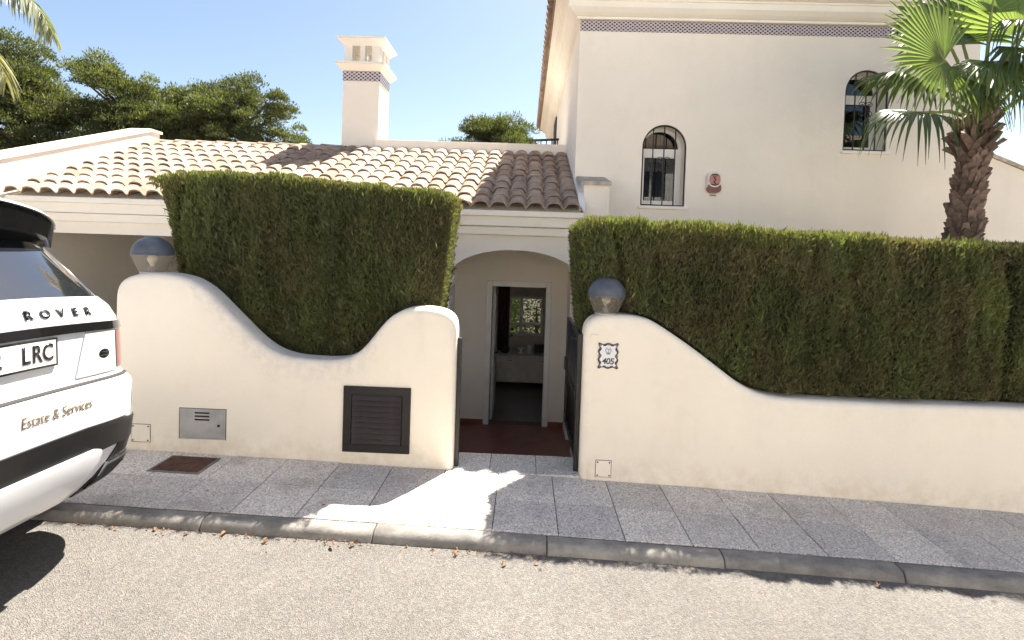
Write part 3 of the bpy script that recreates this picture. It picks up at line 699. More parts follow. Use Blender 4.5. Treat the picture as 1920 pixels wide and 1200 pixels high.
# arched windows
M_curtain = simple('grey curtain', (0.075, 0.07, 0.075), 0.8)
def arched_window(xc, hw, z0, zs, rise, curtain):
    w = empty('window', (xc, HY0, z0), 0, house); w.location = Vector((xc, HY0, z0))-HI
    def L(mb, nm, mat, loc=(0, 0, 0)): return mb.build(nm, mat, w, loc, sharp=40)
    zs -= z0; yb = 0.23
    out = arch(0, hw-0.001, 0.0, zs, rise, 24); e = 0.045
    inn_top = [(-hw+e, zs+0.02)]+[(-(hw-e)*math.cos(PI*i/20), zs+0.02+(rise-0.02-e)*math.sin(PI*i/20)) for i in range(1, 20)]+[(hw-e, zs+0.02)]
    inn_low = [(-hw+e+0.01, 0.06), (hw-e-0.01, 0.06), (hw-e-0.01, zs-0.075), (-hw+e+0.01, zs-0.075)]
    pm = panel(out, [inn_top, inn_low], yb, yb+0.05); L(pm, 'frame', M_white)
    L(panel(inn_top, [], yb+0.022, yb+0.026), 'pane', M_glass); L(panel(inn_low, [], yb+0.022, yb+0.026), 'pane', M_glass)
    s2 = MB()
    for (a, b, c_, d) in ((-hw+e+0.01, -hw+e+0.04, 0.06, zs-0.075), (hw-e-0.04, hw-e-0.01, 0.06, zs-0.075), (-hw+e+0.04, hw-e-0.04, 0.06, 0.09), (-hw+e+0.04, hw-e-0.04, zs-0.105, zs-0.075)): s2.bbox(a, b, yb-0.012, yb+0.018, c_, d, 0.003)
    L(s2, 'sash', M_white)
    L(MB().bbox(-hw-0.03, hw+0.05, -0.035, 0.22, -0.045, -0.003, 0.006), 'sill', M_trim)
    if curtain:
        cv = MB(); n = 60; v = []
        for j in (0.02, zs+rise-0.05):
            for i in range(n+1): x = -hw+0.03+(2*hw-0.06)*i/n; v.append((x, yb+0.12+0.02*math.sin(i*1.25)+0.008*math.sin(i*0.5), j))
        cv.add(v, [(i, i+1, n+1+i+1, n+1+i) for i in range(n)], True); L(cv, 'curtain', M_curtain)
    # wrought iron grille near the outer face
    pts = [(-hw+0.012, 0.02, 0.012)]+[(-(hw-0.012)*math.cos(PI*i/20), 0.02, zs+(rise-0.012)*math.sin(PI*i/20)) for i in range(21)]+[(hw-0.012, 0.02, 0.012), (-hw+0.012, 0.02, 0.012)]
    L(MB().tube(pts, 0.010, 6), 'grille_frame', M_black)
    for k, x in enumerate((-hw*0.5, 0, hw*0.5)):
        zt = zs+(rise-0.015)*math.sqrt(1-(x/(hw-0.012))**2)
        L(MB().tube([(x, 0.02, 0.015), (x, 0.02, zt)], 0.009, 6), 'grille_bar', M_black)
    for s in (-1, 1):
        for t in (-1, 1):
            sp = []
            for i in range(26):
                a = i/25*PI*2.6; r = 0.05*(1-i/32); sp.append((s*(0.052+(-r*math.cos(a))), 0.02, zs-0.22+t*(0.055+r*math.sin(a)*0.9)))
            L(MB().tube(sp, 0.005, 5), 'grille_scroll', M_black)
    return w
arched_window(1.838, 0.298, 2.292, 3.085, 0.305, True)
arched_window(4.50, 0.287, 3.112, 3.895, 0.295, False)

# ================================================================== SMALL THINGS
M_dome = simple('slate blue lamp dome', (0.085, 0.095, 0.115), 0.42, 0.0, 0.25, 12, coat=0.15)
M_bulb = simple('opal bulb', (0.85, 0.82, 0.75), 0.3, var=0.02)
M_lampplastic = None
def ribbed():
    m = bpy.data.materials.new('ribbed lamp diffuser'); m.use_nodes = True; nt = m.node_tree; nt.nodes.clear()
    out = nt.nodes.new('ShaderNodeOutputMaterial'); mx = nt.nodes.new('ShaderNodeMixShader'); mx.inputs[0].default_value = 0.33
    tr = N(nt, 'ShaderNodeBsdfTransparent', Color=(0.80, 0.76, 0.71, 1)); pb = N(nt, 'ShaderNodeBsdfPrincipled', Roughness=0.25)
    pb.inputs['Base Color'].default_value = (0.5, 0.47, 0.43, 1)
    tl = N(nt, 'ShaderNodeBsdfTranslucent', Color=(0.6, 0.56, 0.5, 1)); m2 = nt.nodes.new('ShaderNodeMixShader'); m2.inputs[0].default_value = 0.5
    nt.links.new(pb.outputs[0], m2.inputs[1]); nt.links.new(tl.outputs[0], m2.inputs[2])
    nt.links.new(tr.outputs[0], mx.inputs[1]); nt.links.new(m2.outputs[0], mx.inputs[2]); nt.links.new(mx.outputs[0], out.inputs[0]); return m
M_rib = ribbed()
def wall_lamp(loc, label):
    t = empty('wall_lamp', loc); tag(t, label, 'lamp', 'dome lamps on the garden walls')
    MB().lathe([(0.0, 0.0), (0.082, 0.0), (0.086, 0.006), (0.082, 0.014), (0.03, 0.016), (0.03, 0.05), (0.022, 0.055), (0, 0.055)], n=24).build('base', M_steel, t)
    n = 48; mb = MB(); v = []
    for r, z in ((0.086, 0.014), (0.139, 0.142), (0.139, 0.146)):
        for j in range(n): k = r+(0.0022 if j % 2 else -0.0022); v.append((k*math.cos(2*PI*j/n), k*math.sin(2*PI*j/n), z))
    mb.add(v, [(i*n+j, i*n+(j+1) % n, (i+1)*n+(j+1) % n, (i+1)*n+j) for i in range(2) for j in range(n)]); mb.build('diffuser', M_rib, t)
    prof = [(0.143, 0.143), (0.145, 0.150)]+[(0.143*math.cos(a*PI/2/10), 0.152+0.138*math.sin(a*PI/2/10)) for a in range(0, 11)]
    prof[-1] = (0.0005, 0.290)
    MB().lathe([(0.0, 0.148), (0.143, 0.143)], n=32).build('reflector', M_white, t)
    MB().lathe(prof, n=32).build('dome', M_dome, t)
    MB().lathe([(0.014, 0.055), (0.02, 0.075), (0.034, 0.10), (0.036, 0.118), (0.028, 0.137), (0.0, 0.146)], n=16).build('bulb', M_bulb, t)
    return t
wall_lamp((-2.905, 3.965, 1.366), 'dome lamp on the high left end of the wall, beside the car')
wall_lamp((0.632, 3.965, 1.174), 'dome lamp on the gate pillar, above the house number')

# house number plaque
M_glaze = simple('white glazed ceramic', (0.74, 0.74, 0.76), 0.2, var=0.05, coat=0.5)
M_navy = simple('cobalt glaze', (0.035, 0.04, 0.075), 0.25, var=0.3)
M_ochre = simple('ochre brown glaze', (0.20, 0.12, 0.05), 0.3, var=0.4, scale=30)
pl = empty('house_number_plaque', (0.642, WF, 0.879)); tag(pl, 'white ceramic plaque with blue scalloped border and number 405 on the gate pillar', 'plaque')
def scallop(w, h, amp, n=160):
    out = []
    for i in range(n):
        t = i/n*4; s = int(t); u = t-s
        sd = ((-1, -1, 1, -1), (1, -1, 1, 1), (1, 1, -1, 1), (-1, 1, -1, -1))[s]
        x = (sd[0]+(sd[2]-sd[0])*u)*w/2; z = (sd[1]+(sd[3]-sd[1])*u)*h/2
        L_ = w if s % 2 == 0 else h
        q = amp*math.cos(u*2*PI*(2 if s % 2 == 0 else 3))
        nx, nz = ((0, -1), (1, 0), (0, 1), (-1, 0))[s]
        out.append((x+nx*q, z+nz*q))
    return out
panel(scallop(0.142, 0.184, 0.0055), [], -0.008, 0.003).build('border', M_navy, pl)
panel(scallop(0.112, 0.156, 0.007), [], -0.0105, -0.006).build('tile', M_glaze, pl)
for k, (x, z) in enumerate([(-0.064, 0.0), (0.064, 0.0), (-0.058, 0.08), (0.058, 0.08), (-0.058, -0.08), (0.058, -0.08), (0, 0.086), (0, -0.086)]):
    MB().bbox(x-0.009, x+0.009, -0.012, -0.006, z-0.008, z+0.008, 0.003).build('ornament', M_ochre, pl)
FONTC = {}
def text_mesh(s, size, extrude=0.0, shear=0.0, spacing=1.0, offset=0.0):
    c = bpy.data.curves.new('txt', 'FONT'); c.body = s; c.size = size; c.extrude = extrude; c.shear = shear; c.align_x = 'CENTER'; c.align_y = 'CENTER'
    c.space_character = spacing; c.offset = offset; c.resolution_u = 4
    o = bpy.data.objects.new('txt', c); COL.objects.link(o); bpy.context.view_layer.update()
    me = bpy.data.meshes.new_from_object(o.evaluated_get(bpy.context.evaluated_depsgraph_get()))
    bpy.data.objects.remove(o); bpy.data.curves.remove(c); return me
tm = text_mesh('405', 0.064, 0.0012, 0.1, 0.92, 0.0012); o = link('number', tm, M_navy, pl); o.location = (0.0, -0.0118, -0.041); o.rotation_euler = (PI/2, 0, 0)
em = MB()                      # small flower-basket flourish above the number
for s in (-1, 1):
    em.tube([(0, 0, -0.016), (s*0.014, 0, -0.006), (s*0.022, 0, 0.012), (s*0.012, 0, 0.026), (s*0.004, 0, 0.016)], 0.0028, 5)
em.tube([(-0.014, 0, -0.016), (0.014, 0, -0.016)], 0.003, 5); em.tube([(0, 0, -0.014), (0.002, 0, 0.02)], 0.002, 5)
em.build('flourish', simple('faded blue glaze', (0.16, 0.18, 0.27), 0.3), pl, (0, -0.011, 0.032))

# gate
gp_ = MB().bbox(-0.494, -0.462, 3.93, 3.975, -0.04, 0.955, 0.003); o = gp_.build('gate_stop', M_black); tag(o, 'slim black steel stop post on the left side of the gateway', 'gate post')
gate = empty('garden_gate', (0.448, 4.0, -0.04), math.radians(90.5)); tag(gate, 'black metal garden gate standing open against the right pillar', 'gate')
gl = 0.93
for x in (0.0, gl-0.04): MB().bbox(x, x+0.04, -0.02, 0.02, 0.06, 1.06, 0.004).build('stile', M_black, gate)
for z in (0.06, 0.52, 1.02): MB().bbox(0.04, gl-0.04, -0.016, 0.016, z, z+0.04, 0.004).build('rail', M_black, gate)
for k in range(7): MB().tube([(0.11+0.115*k, 0, 0.09), (0.11+0.115*k, 0, 1.03)], 0.009, 6).build('bar', M_black, gate)
for z in (0.2, 0.85): MB().tube([(-0.012, 0, z), (-0.012, 0, z+0.09)], 0.014, 8).build('hinge', M_black, gate)
MB().bbox(gl-0.06, gl+0.012, -0.032, 0.032, 0.56, 0.68, 0.004).build('lock', M_black, gate)
MB().tube([(gl-0.03, -0.03, 0.62), (gl-0.03, -0.065, 0.62), (gl-0.13, -0.068, 0.62)], 0.009, 8).build('handle', M_steel, gate)
hp = MB().bbox(0.424, 0.4595, 3.93, 3.975, -0.05, 1.02, 0.003); o = hp.build('gate_post', M_black); tag(o, 'slim black steel hinge post fixed to the right pillar of the gateway', 'gate post')

# manhole cover
mh = empty('manhole_cover', (-2.41, 3.645, zg(-2.41)+0.001), 0); mh.rotation_euler = (0, 0.018, 0.0); tag(mh, 'rusty brown square iron manhole cover set in the grey pavement', 'manhole cover')
MB().bbox(-0.185, 0.185, -0.135, 0.135, -0.02, 0.005, 0.002).build('frame', M_kerb, mh)
MB().bbox(-0.165, 0.165, -0.118, 0.118, -0.02, 0.009, 0.002).build('lid', M_rust, mh)
mk = MB()
for i in range(9):
    for j in range(6): mk.box(-0.145+i*0.036-0.006, -0.145+i*0.036+0.006, -0.095+j*0.038-0.006, -0.095+j*0.038+0.006, 0.0085, 0.011)
mk.build('tread_studs', M_rust, mh)['kind'] = 'stuff'; MB().tube([(0, 0, 0.008), (0, 0, 0.0125)], 0.012, 10).build('lifting_hole', M_black, mh)

# alarm box on the tall wall
M_abox = simple('alarm box white plastic', (0.70, 0.66, 0.62), 0.35); M_apink = simple('alarm box pink face', (0.42, 0.17, 0.16), 0.35, var=0.1); M_ared = simple('alarm box dark red lens', (0.16, 0.05, 0.045), 0.3)
ab = empty('alarm_box', (2.51, HY0, 2.635)); tag(ab, 'small oval white and red alarm box on the tall cream wall', 'alarm box')
def rrect(w, h, r, n=8):
    return [(sx*(w/2-r)+r*math.cos(a0+PI/2*i/n), sz*(h/2-r)+r*math.sin(a0+PI/2*i/n)) for sx, sz, a0 in ((1, 1, 0), (-1, 1, PI/2), (-1, -1, PI), (1, -1, 1.5*PI)) for i in range(n+1)]
panel(rrect(0.20, 0.28, 0.095), [], -0.05, 0.0).build('housing', M_abox, ab)
panel([(x, z-0.085) for x, z in rrect(0.185, 0.13, 0.06)], [], -0.062, -0.001).build('strobe_lens', M_ared, ab)
panel([(x, z+0.025) for x, z in rrect(0.175, 0.20, 0.085)], [], -0.066, -0.05).build('rim', M_abox, ab)
panel([(x, z+0.025) for x, z in rrect(0.148, 0.165, 0.07)], [], -0.071, -0.066).build('face', M_apink, ab)
mkk = MB(); mkk.tube([(0.012, -0.073, 0.075), (-0.018, -0.073, 0.055), (0.016, -0.073, 0.025), (-0.016, -0.073, -0.005), (0.012, -0.073, -0.03)], 0.009, 6); mkk.tube([(-0.05, -0.072, 0.085), (0, -0.072, 0.098), (0.05, -0.072, 0.085)], 0.008, 6); mkk.tube([(-0.05, -0.072, -0.035), (0, -0.072, -0.048), (0.05, -0.072, -0.035)], 0.008, 6)
mkk.build('emblem', M_black, ab)
o = MB().bbox(2.475, 2.555, HY0-0.008, HY0, 2.445, 2.465, 0.002).build('alarm_label', simple('label strip', (0.25, 0.23, 0.22), 0.5)); tag(o, 'tiny grey label strip under the alarm box', 'label')

# porch ceiling light
pl_ = empty('porch_light', (-0.11, 6.95, 1.70)); tag(pl_, 'small round ceiling light inside the arched porch', 'lamp')
MB().lathe([(0.0, 0.0), (0.13, 0.0), (0.135, -0.02), (0.10, -0.045)], n=24).build('rim', M_black, pl_); MB().lathe([(0.10, -0.04), (0.07, -0.09), (0.0, -0.11)], n=24).build('bowl', M_bulb, pl_)

# furniture in the room beyond the door
M_sb = simple('pale painted cabinet', (0.66, 0.64, 0.61), 0.5)
sb = empty('sideboard', (0.02, 9.95, FLOOR)); tag(sb, 'pale sideboard standing under the rear window, seen through the doorway', 'sideboard')
MB().bbox(-0.56, 0.72, -0.2, 0.2, 0.08, 0.56, 0.004).build('carcass', M_sb, sb); MB().bbox(-0.59, 0.75, -0.23, 0.22, 0.561, 0.60, 0.005).build('top', M_sb, sb)
for a, b in ((-0.54, 0.07), (0.09, 0.70)):
    d = MB().bbox(a, b, -0.212, -0.2005, 0.10, 0.44, 0.003).build('door', M_sb, sb); d2 = MB().bbox(a, b, -0.212, -0.2005, 0.455, 0.55, 0.003).build('drawer', M_sb, sb)
    MB().tube([((a+b)/2-0.03, -0.225, 0.50), ((a+b)/2+0.03, -0.225, 0.50)], 0.006, 6).build('handle', M_black, d2)
for x in (-0.53, 0.69):
    for y in (-0.17, 0.17): MB().bbox(x-0.025, x+0.025, y-0.025, y+0.025, 0.006, 0.0795, 0.002).build('foot', M_sb, sb)
M_cur = simple('dark red curtain', (0.10, 0.05, 0.05), 0.85)
cv = MB(); v = []; n = 40
for z in (FLOOR+0.35, 1.2):
    for i in range(n+1): v.append((-0.62+0.34*i/n, 10.55+0.03*math.sin(i*0.95), z))
cv.add(v, [(i, i+1, n+2+i, n+1+i) for i in range(n)], True); o = cv.build('curtain', M_cur); tag(o, 'dark red curtain hanging left of the rear window, seen through the doorway', 'curtain')
zt = FLOOR+0.602
vas = MB().lathe([(0.0, 0), (0.06, 0), (0.085, 0.05), (0.075, 0.12), (0.04, 0.17), (0.05, 0.20), (0.042, 0.20), (0.03, 0.165)], n=20).build('vase', M_dark, None, (-0.33, 9.95, zt)); tag(vas, 'dark round vase on the left of the sideboard', 'vase')
fl = empty('dried_flowers', (-0.33, 9.95, zt+0.17)); tag(fl, 'dark bunch of dried flowers in the vase on the sideboard', 'flowers')
fm_ = MB()
for k in range(16):
    a = RND.uniform(0, 2*PI); r = RND.uniform(0.05, 0.17); h = RND.uniform(0.16, 0.32); fm_.tube([(0, 0, 0), (r*0.4*math.cos(a), r*0.4*math.sin(a), h*0.6), (r*math.cos(a), r*math.sin(a), h)], 0.004, 4)
    c = Vector((r*math.cos(a), r*math.sin(a), h)); bm = bmesh.new(); bmesh.ops.create_icosphere(bm, subdivisions=1, radius=RND.uniform(.02, .035), matrix=Matrix.Translation(c)); fm_.bm(bm)
fm_.build('stems', M_dark, fl)
o = MB().lathe([(0, 0), (0.045, 0), (0.05, 0.015), (0.02, 0.02), (0.02, 0.05), (0.075, 0.10), (0.07, 0.10), (0.015, 0.06)], n=20).build('glass_bowl', M_bulb, None, (-0.02, 9.93, zt)); tag(o, 'white footed bowl in the middle of the sideboard', 'bowl')
o = MB().lathe([(0, 0), (0.05, 0), (0.05, 0.13), (0.03, 0.15), (0.0, 0.15)], n=20).build('jar', M_white, None, (0.15, 9.96, zt)); tag(o, 'white lidded jar on the sideboard beside the bowl', 'jar')
ph = MB().bbox(-0.12, 0.12, -0.01, 0.01, 0, 0.17, 0.004); o = ph.build('picture_frame', M_dark, None, (0.36, 9.98, zt)); o.rotation_euler = (-0.15, 0, 0.1); tag(o, 'dark standing picture frame at the right end of the sideboard', 'picture frame')

# ================================================================== FOLIAGE
def leaves(name, P, D, L, Wd, mat, tint, roll_=None, parent=None, loc=None, bend=0.0):
    """rhombic leaves: base P, direction D (unit), length L, width Wd"""
    n = len(P); A = NR.normal(size=(n, 3)); S_ = np.cross(D, A); S_ /= np.linalg.norm(S_, axis=1, keepdims=True)+1e-9
    mid = P+D*(L*0.45)[:, None]; tip = P+D*L[:, None]
    Nn = np.cross(D, S_)
    tip = tip-Nn*(L*bend)[:, None]
    V = np.empty((n*4, 3)); V[0::4] = P; V[1::4] = mid+S_*(Wd/2)[:, None]; V[2::4] = tip; V[3::4] = mid-S_*(Wd/2)[:, None]
    Q = np.arange(n*4).reshape(n, 4)
    me = np_mesh(name, V, Q, mat, False, np.repeat(tint, 4))
    return link(name, me, None, parent, loc)
def unit(a): return a/(np.linalg.norm(a, axis=1, keepdims=True)+1e-9)

WLX = [a for a, b in topL[6:-4]]; WLZ = [b for a, b in topL[6:-4]]; WRX = [a for a, b in topR[6:-2]]; WRZ = [b for a, b in topR[6:-2]]
def hedge(label, x0, x1, yf, yb, zbot, topf, nfront, stems, seed, gaps=(), tap=(0.0, 0.0)):
    h = empty('hedge', ((x0+x1)/2, (yf+yb)/2, 0.0)); tag(h, label, 'hedge', 'clipped cypress hedges behind the garden walls')
    off = np.array(h.location)
    def bulge(x, z):
        b = 0.065*(vnoise(x*2.1+seed, z*0.5+3, seed)-0.5)+0.07*(vnoise(x*6, z*1.6, seed+5)-0.5)+0.075*(vnoise(x*13, z*4.5, seed+9)-0.5)
        for g in gaps: b = b+0.09*np.exp(-((x-g-0.03*np.sin(z*6))/0.035)**2)
        return b
    def taper(x, z, zt):
        s = (x-x0)/(x1-x0); return x+(zt-z)*(tap[0]*(1-s)**2-tap[1]*s**2)
    Ps = []; Ds = []; Ls = []; Ws = []; Ts = []
    def put(P, nrm, L_, jitter, t, up=0.9):
        wt = np.where(P[:, 0] < 0, np.interp(P[:, 0], WLX, WLZ), np.interp(P[:, 0], WRX, WRZ))      # keep clear of the garden wall
        P[:, 1] = np.where(P[:, 2] < wt+0.015, np.maximum(P[:, 1], WF+0.235), np.maximum(P[:, 1], WF+0.03))
        n = len(P); d = unit(np.array([0, 0, 1.0])*up+np.asarray(nrm)*0.45+NR.normal(size=(n, 3))*jitter)
        Ps.append(P); Ds.append(d); Ls.append(L_); Ws.append(L_*NR.uniform(0.16, 0.30, n)); Ts.append(t)
    n = nfront
    x = NR.uniform(x0-0.02, x1+0.02, n); u = NR.uniform(0, 1, n); zt = np.array([topf(a) for a in x]); z = zbot+u*(zt-zbot)
    x = taper(x, z, zt)
    depth = NR.exponential(0.045, n); xb = x0+tap[0]*(zt-z); xe_ = x1-tap[1]*(zt-z)
    y = yf+bulge(x, z)+depth+0.06*np.clip((z-zt+0.15)/0.15, 0, 1)**2+0.16*np.clip((xb+0.2-x)/0.2, 0, 1.3)**2+0.16*np.clip((x-xe_+0.2)/0.2, 0, 1.3)**2
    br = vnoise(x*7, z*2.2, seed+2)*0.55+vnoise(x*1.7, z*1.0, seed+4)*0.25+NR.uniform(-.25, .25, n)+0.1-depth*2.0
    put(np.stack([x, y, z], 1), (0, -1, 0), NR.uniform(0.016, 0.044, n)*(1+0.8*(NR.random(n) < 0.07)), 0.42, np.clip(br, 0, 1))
    # top
    n = int(nfront*0.28*(yb-yf)/1.0/1.2)+9000
    x = NR.uniform(x0, x1, n); y = NR.uniform(yf+0.01, yb, n); zt = np.array([topf(a) for a in x])
    z = zt+0.05*(vnoise(x*5, y*5, seed+1)-0.5)+0.03*(vnoise(x*17, y*17, seed+21)-0.5)-NR.exponential(0.02, n)
    put(np.stack([x, y, z], 1), (0, -.2, 1), NR.uniform(0.02, 0.055, n), 0.45, np.clip(0.55+NR.uniform(-.3, .4, n), 0, 1), 0.8)
    # ends and back
    for xe, sgn in ((x0, -1), (x1, 1)):
        n = int(nfront*(yb-yf)/(x1-x0)*0.8); y = NR.uniform(yf+0.13, yb, n); u = NR.uniform(0, 1, n); z = zbot+u*(topf(xe)-zbot)
        x = xe-sgn*(NR.exponential(0.03, n)+0.06*(vnoise(y*4, z*1.5, seed+7)-0.3)); 
        x = taper(x, z, topf(xe))
        put(np.stack([x, y, z], 1), (sgn, 0, 0), NR.uniform(0.018, 0.048, n), 0.42, np.clip(vnoise(y*5, z*2, seed)*.6+NR.uniform(-.2, .3, n), 0, 1))
    n = nfront//5; x = NR.uniform(x0, x1, n); zt = np.array([topf(a) for a in x]); z = zbot+NR.uniform(0, 1, n)*(zt-zbot); x = taper(x, z, zt)
    put(np.stack([x, np.full(n, yb)-NR.exponential(0.03, n), z], 1), (0, 1, 0), NR.uniform(0.04, 0.09, n), 0.42, np.clip(NR.uniform(0.2, 0.9, n), 0, 1))
    n = int(260*(x1-x0)); x = NR.uniform(x0+0.03, x1-0.03, n); zt = np.array([topf(a) for a in x]); onz = NR.random(n) < 0.5
    z = np.where(onz, zt-0.01, zbot+NR.uniform(0.1, 1, n)*(zt-zbot)); y = np.where(onz, NR.uniform(yf+0.03, yb, n), yf+bulge(x, z)-0.01); x = taper(x, z, zt)
    put(np.stack([x, y, z], 1), (0, -0.6, 0.3), NR.uniform(0.045, 0.085, n), 0.3, np.clip(NR.uniform(0.3, 0.8, n), 0, 1), 1.1); Ws[-1] = Ls[-1]*0.11
    P = np.concatenate(Ps)-off; D = np.concatenate(Ds)
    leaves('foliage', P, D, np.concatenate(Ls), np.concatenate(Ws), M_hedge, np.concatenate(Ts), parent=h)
    # inner mass of twigs
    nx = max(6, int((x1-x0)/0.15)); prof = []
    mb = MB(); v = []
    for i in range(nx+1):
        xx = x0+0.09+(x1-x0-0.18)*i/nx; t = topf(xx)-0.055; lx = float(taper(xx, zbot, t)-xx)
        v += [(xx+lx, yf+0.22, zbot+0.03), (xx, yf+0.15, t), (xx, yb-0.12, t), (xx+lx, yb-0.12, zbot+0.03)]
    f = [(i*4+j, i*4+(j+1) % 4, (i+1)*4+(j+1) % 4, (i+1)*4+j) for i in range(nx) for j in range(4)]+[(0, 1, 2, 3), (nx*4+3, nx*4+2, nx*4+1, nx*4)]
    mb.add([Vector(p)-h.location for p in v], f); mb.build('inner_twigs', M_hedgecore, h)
    for s in stems: MB().tube([(s-h.location.x, 0, -0.02), (s-h.location.x+0.02, 0, 0.35), (s-h.location.x, 0.0, zbot+0.3)], [0.045, 0.035, 0.03], 8).build('stem', M_bark, h)
    return h
def interp(tab):
    X = [a for a, b in tab]; Z = [b for a, b in tab]
    return lambda x: float(np.interp(x, X, Z))
hedge('tall dark cypress hedge filling the scooped wall left of the gateway', -3.05, -0.60, 4.09, 4.76, 0.45,
      interp([(-3.05, 2.13), (-2.7, 2.16), (-2.1, 2.165), (-1.55, 2.13), (-1.15, 2.10), (-0.55, 2.05)]), 150000, [-2.2, -1.8, -1.4, -1.0], 3, (-2.80,), (0.25, 0.11))
hedge('long clipped cypress hedge above the low wall, in front of the palm', 0.38, 5.4, 3.93, 4.5, 0.42,
      interp([(0.37, 1.83), (0.5, 1.885), (0.9, 1.905), (0.96, 1.87), (1.3, 1.865), (2.1, 1.835), (3.0, 1.80), (3.8, 1.79), (7.5, 1.74)]), 240000, [0.9, 1.5, 2.1, 2.7, 3.3, 3.9, 4.8], 8, (3.66, 0.72), (0.10, 0.0))

# pines behind the house
def pine(label, base, height, rx, ry, rz, nclump, seed, lean=(0, 0), per=300, cone=0.0):
    t = empty('pine_tree', base); tag(t, label, 'tree', 'pines behind the house')
    rg = np.random.default_rng(seed); top = height
    cz = height-rz
    limbs = MB(); trunk = MB().tube([(0, 0, -0.1), (lean[0]*.3, lean[1]*.3, cz*0.5), (lean[0]*.8, lean[1]*.8, cz), (lean[0], lean[1], cz+rz*0.5)], [0.24, 0.19, 0.13, 0.05], 10)
    trunk.build('trunk', M_bark, t)
    B = []; nb_ = max(14, int(nclump/4.2))
    while len(B) < nb_:
        p = rg.uniform(-1, 1, 3); r = np.linalg.norm(p)
        if r > 1 or (r < 0.5 and rg.random() < 0.8) or (p[2] < -0.6 and rg.random() < 0.6): continue
        k = 0.86+0.10*math.sin(p[0]*5+seed)+0.08*math.sin(p[1]*6+seed*2)
        B.append((lean[0]+p[0]*rx*k, lean[1]+p[1]*ry*k, cz+p[2]*rz*k))
    C = []; CT = []
    for q in B:                                   # every bough carries a dome of needle tufts
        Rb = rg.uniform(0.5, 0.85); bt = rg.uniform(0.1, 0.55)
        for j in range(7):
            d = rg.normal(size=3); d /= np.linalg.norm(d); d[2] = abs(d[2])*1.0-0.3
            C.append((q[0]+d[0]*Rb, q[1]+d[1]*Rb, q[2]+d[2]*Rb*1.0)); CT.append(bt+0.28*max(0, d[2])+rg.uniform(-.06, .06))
    C = np.array(C); CT = np.array(CT)
    for c in C[::5]:
        s = Vector((lean[0]*0.7, lean[1]*0.7, max(0.8, min(cz+rz*0.3, c[2]-0.25*(abs(c[0])+abs(c[1])))))); e = Vector(c); limbs.tube([s, (s+e)/2+Vector((0, 0, -0.12)), e], [0.06, 0.04, 0.012], 5)
    limbs.build('limbs', M_bark, t)
    n = per*len(C); idx = np.repeat(np.arange(len(C)), per)
    R = rg.uniform(0.28, 0.5, len(C))[idx]
    d = unit(rg.normal(size=(n, 3))); d[:, 2] = np.abs(d[:, 2])*0.9+d[:, 2]*0.35
    rad = R*rg.uniform(0.25, 1.0, n)**0.6
    P = C[idx]+d*rad[:, None]*np.array([1.1, 1.1, 0.85])
    D = unit(d+np.array([0, 0, 0.75])+rg.normal(size=(n, 3))*0.45)
    L = rg.uniform(0.06, 0.135, n); Wd = L*rg.uniform(0.25, 0.45, n)
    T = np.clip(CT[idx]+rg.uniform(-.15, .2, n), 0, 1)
    global NR; NR = np.random.default_rng(seed+50)
    leaves('crown', P, D, L, Wd, M_pine, T, parent=t)
    return t
G = -1.06
pine('large dark pine at the far left, behind the left palm fronds', (-18.9, 18.5, G), 9.7, 2.4, 2.2, 3.1, 260, 21)
pine('broad pine standing second from the left behind the roof', (-15.3, 19.5, G), 9.3, 2.0, 2.0, 2.9, 230, 22, (0.2, 0))
pine('rounded pine nearest the chimney, third from the left', (-11.9, 20.0, G), 9.0, 2.5, 2.2, 2.9, 260, 23, (0.2, 0))
pine('low pine at the back, between the two leftmost pines', (-19.5, 23.5, G), 7.3, 2.6, 2.2, 3.0, 150, 24)
pine('low pine at the back, filling the gap between the two right hand pines', (-16.0, 24.0, G), 6.9, 2.6, 2.0, 3.0, 150, 25)
pine('small rounded pine top above the terrace parapet, left of the tall wall', (-1.5, 24.0, G), 8.8, 2.0, 1.6, 2.0, 200, 26)
pine('lowest pine crown, just showing over the terrace parapet', (-3.6, 25.0, G), 7.6, 1.3, 1.4, 1.5, 90, 27)

# shrub in the back garden, framed by the rear window
def shrub(label, base, r, seed, mat):
    t = empty('garden_shrub', base); tag(t, label, 'shrub'); rg = np.random.default_rng(seed); n = 9000
    d = unit(rg.normal(size=(n, 3))); P = d*(r*rg.uniform(0.5, 1, n)**0.5)[:, None]*np.array([1, 1, 1.25])+np.array([0, 0, r*1.25])
    leaves('leaves', P, unit(d+rg.normal(size=(n, 3))*0.6), rg.uniform(0.05, 0.12, n), rg.uniform(0.02, 0.05, n), mat, rg.uniform(0.2, 1, n), parent=t)
    MB().tube([(0, 0, -0.05), (0.03, 0, r*0.6), (0, 0, r*1.2)], [0.06, 0.05, 0.02], 7).build('stem', M_bark, t)
shrub('sunlit green shrub seen through the rear window of the room', (0.35, 13.9, G), 0.95, 31, M_fan)
shrub('dark green shrub seen through the left of the rear window', (-1.0, 15.2, G), 0.9, 32, M_pine)

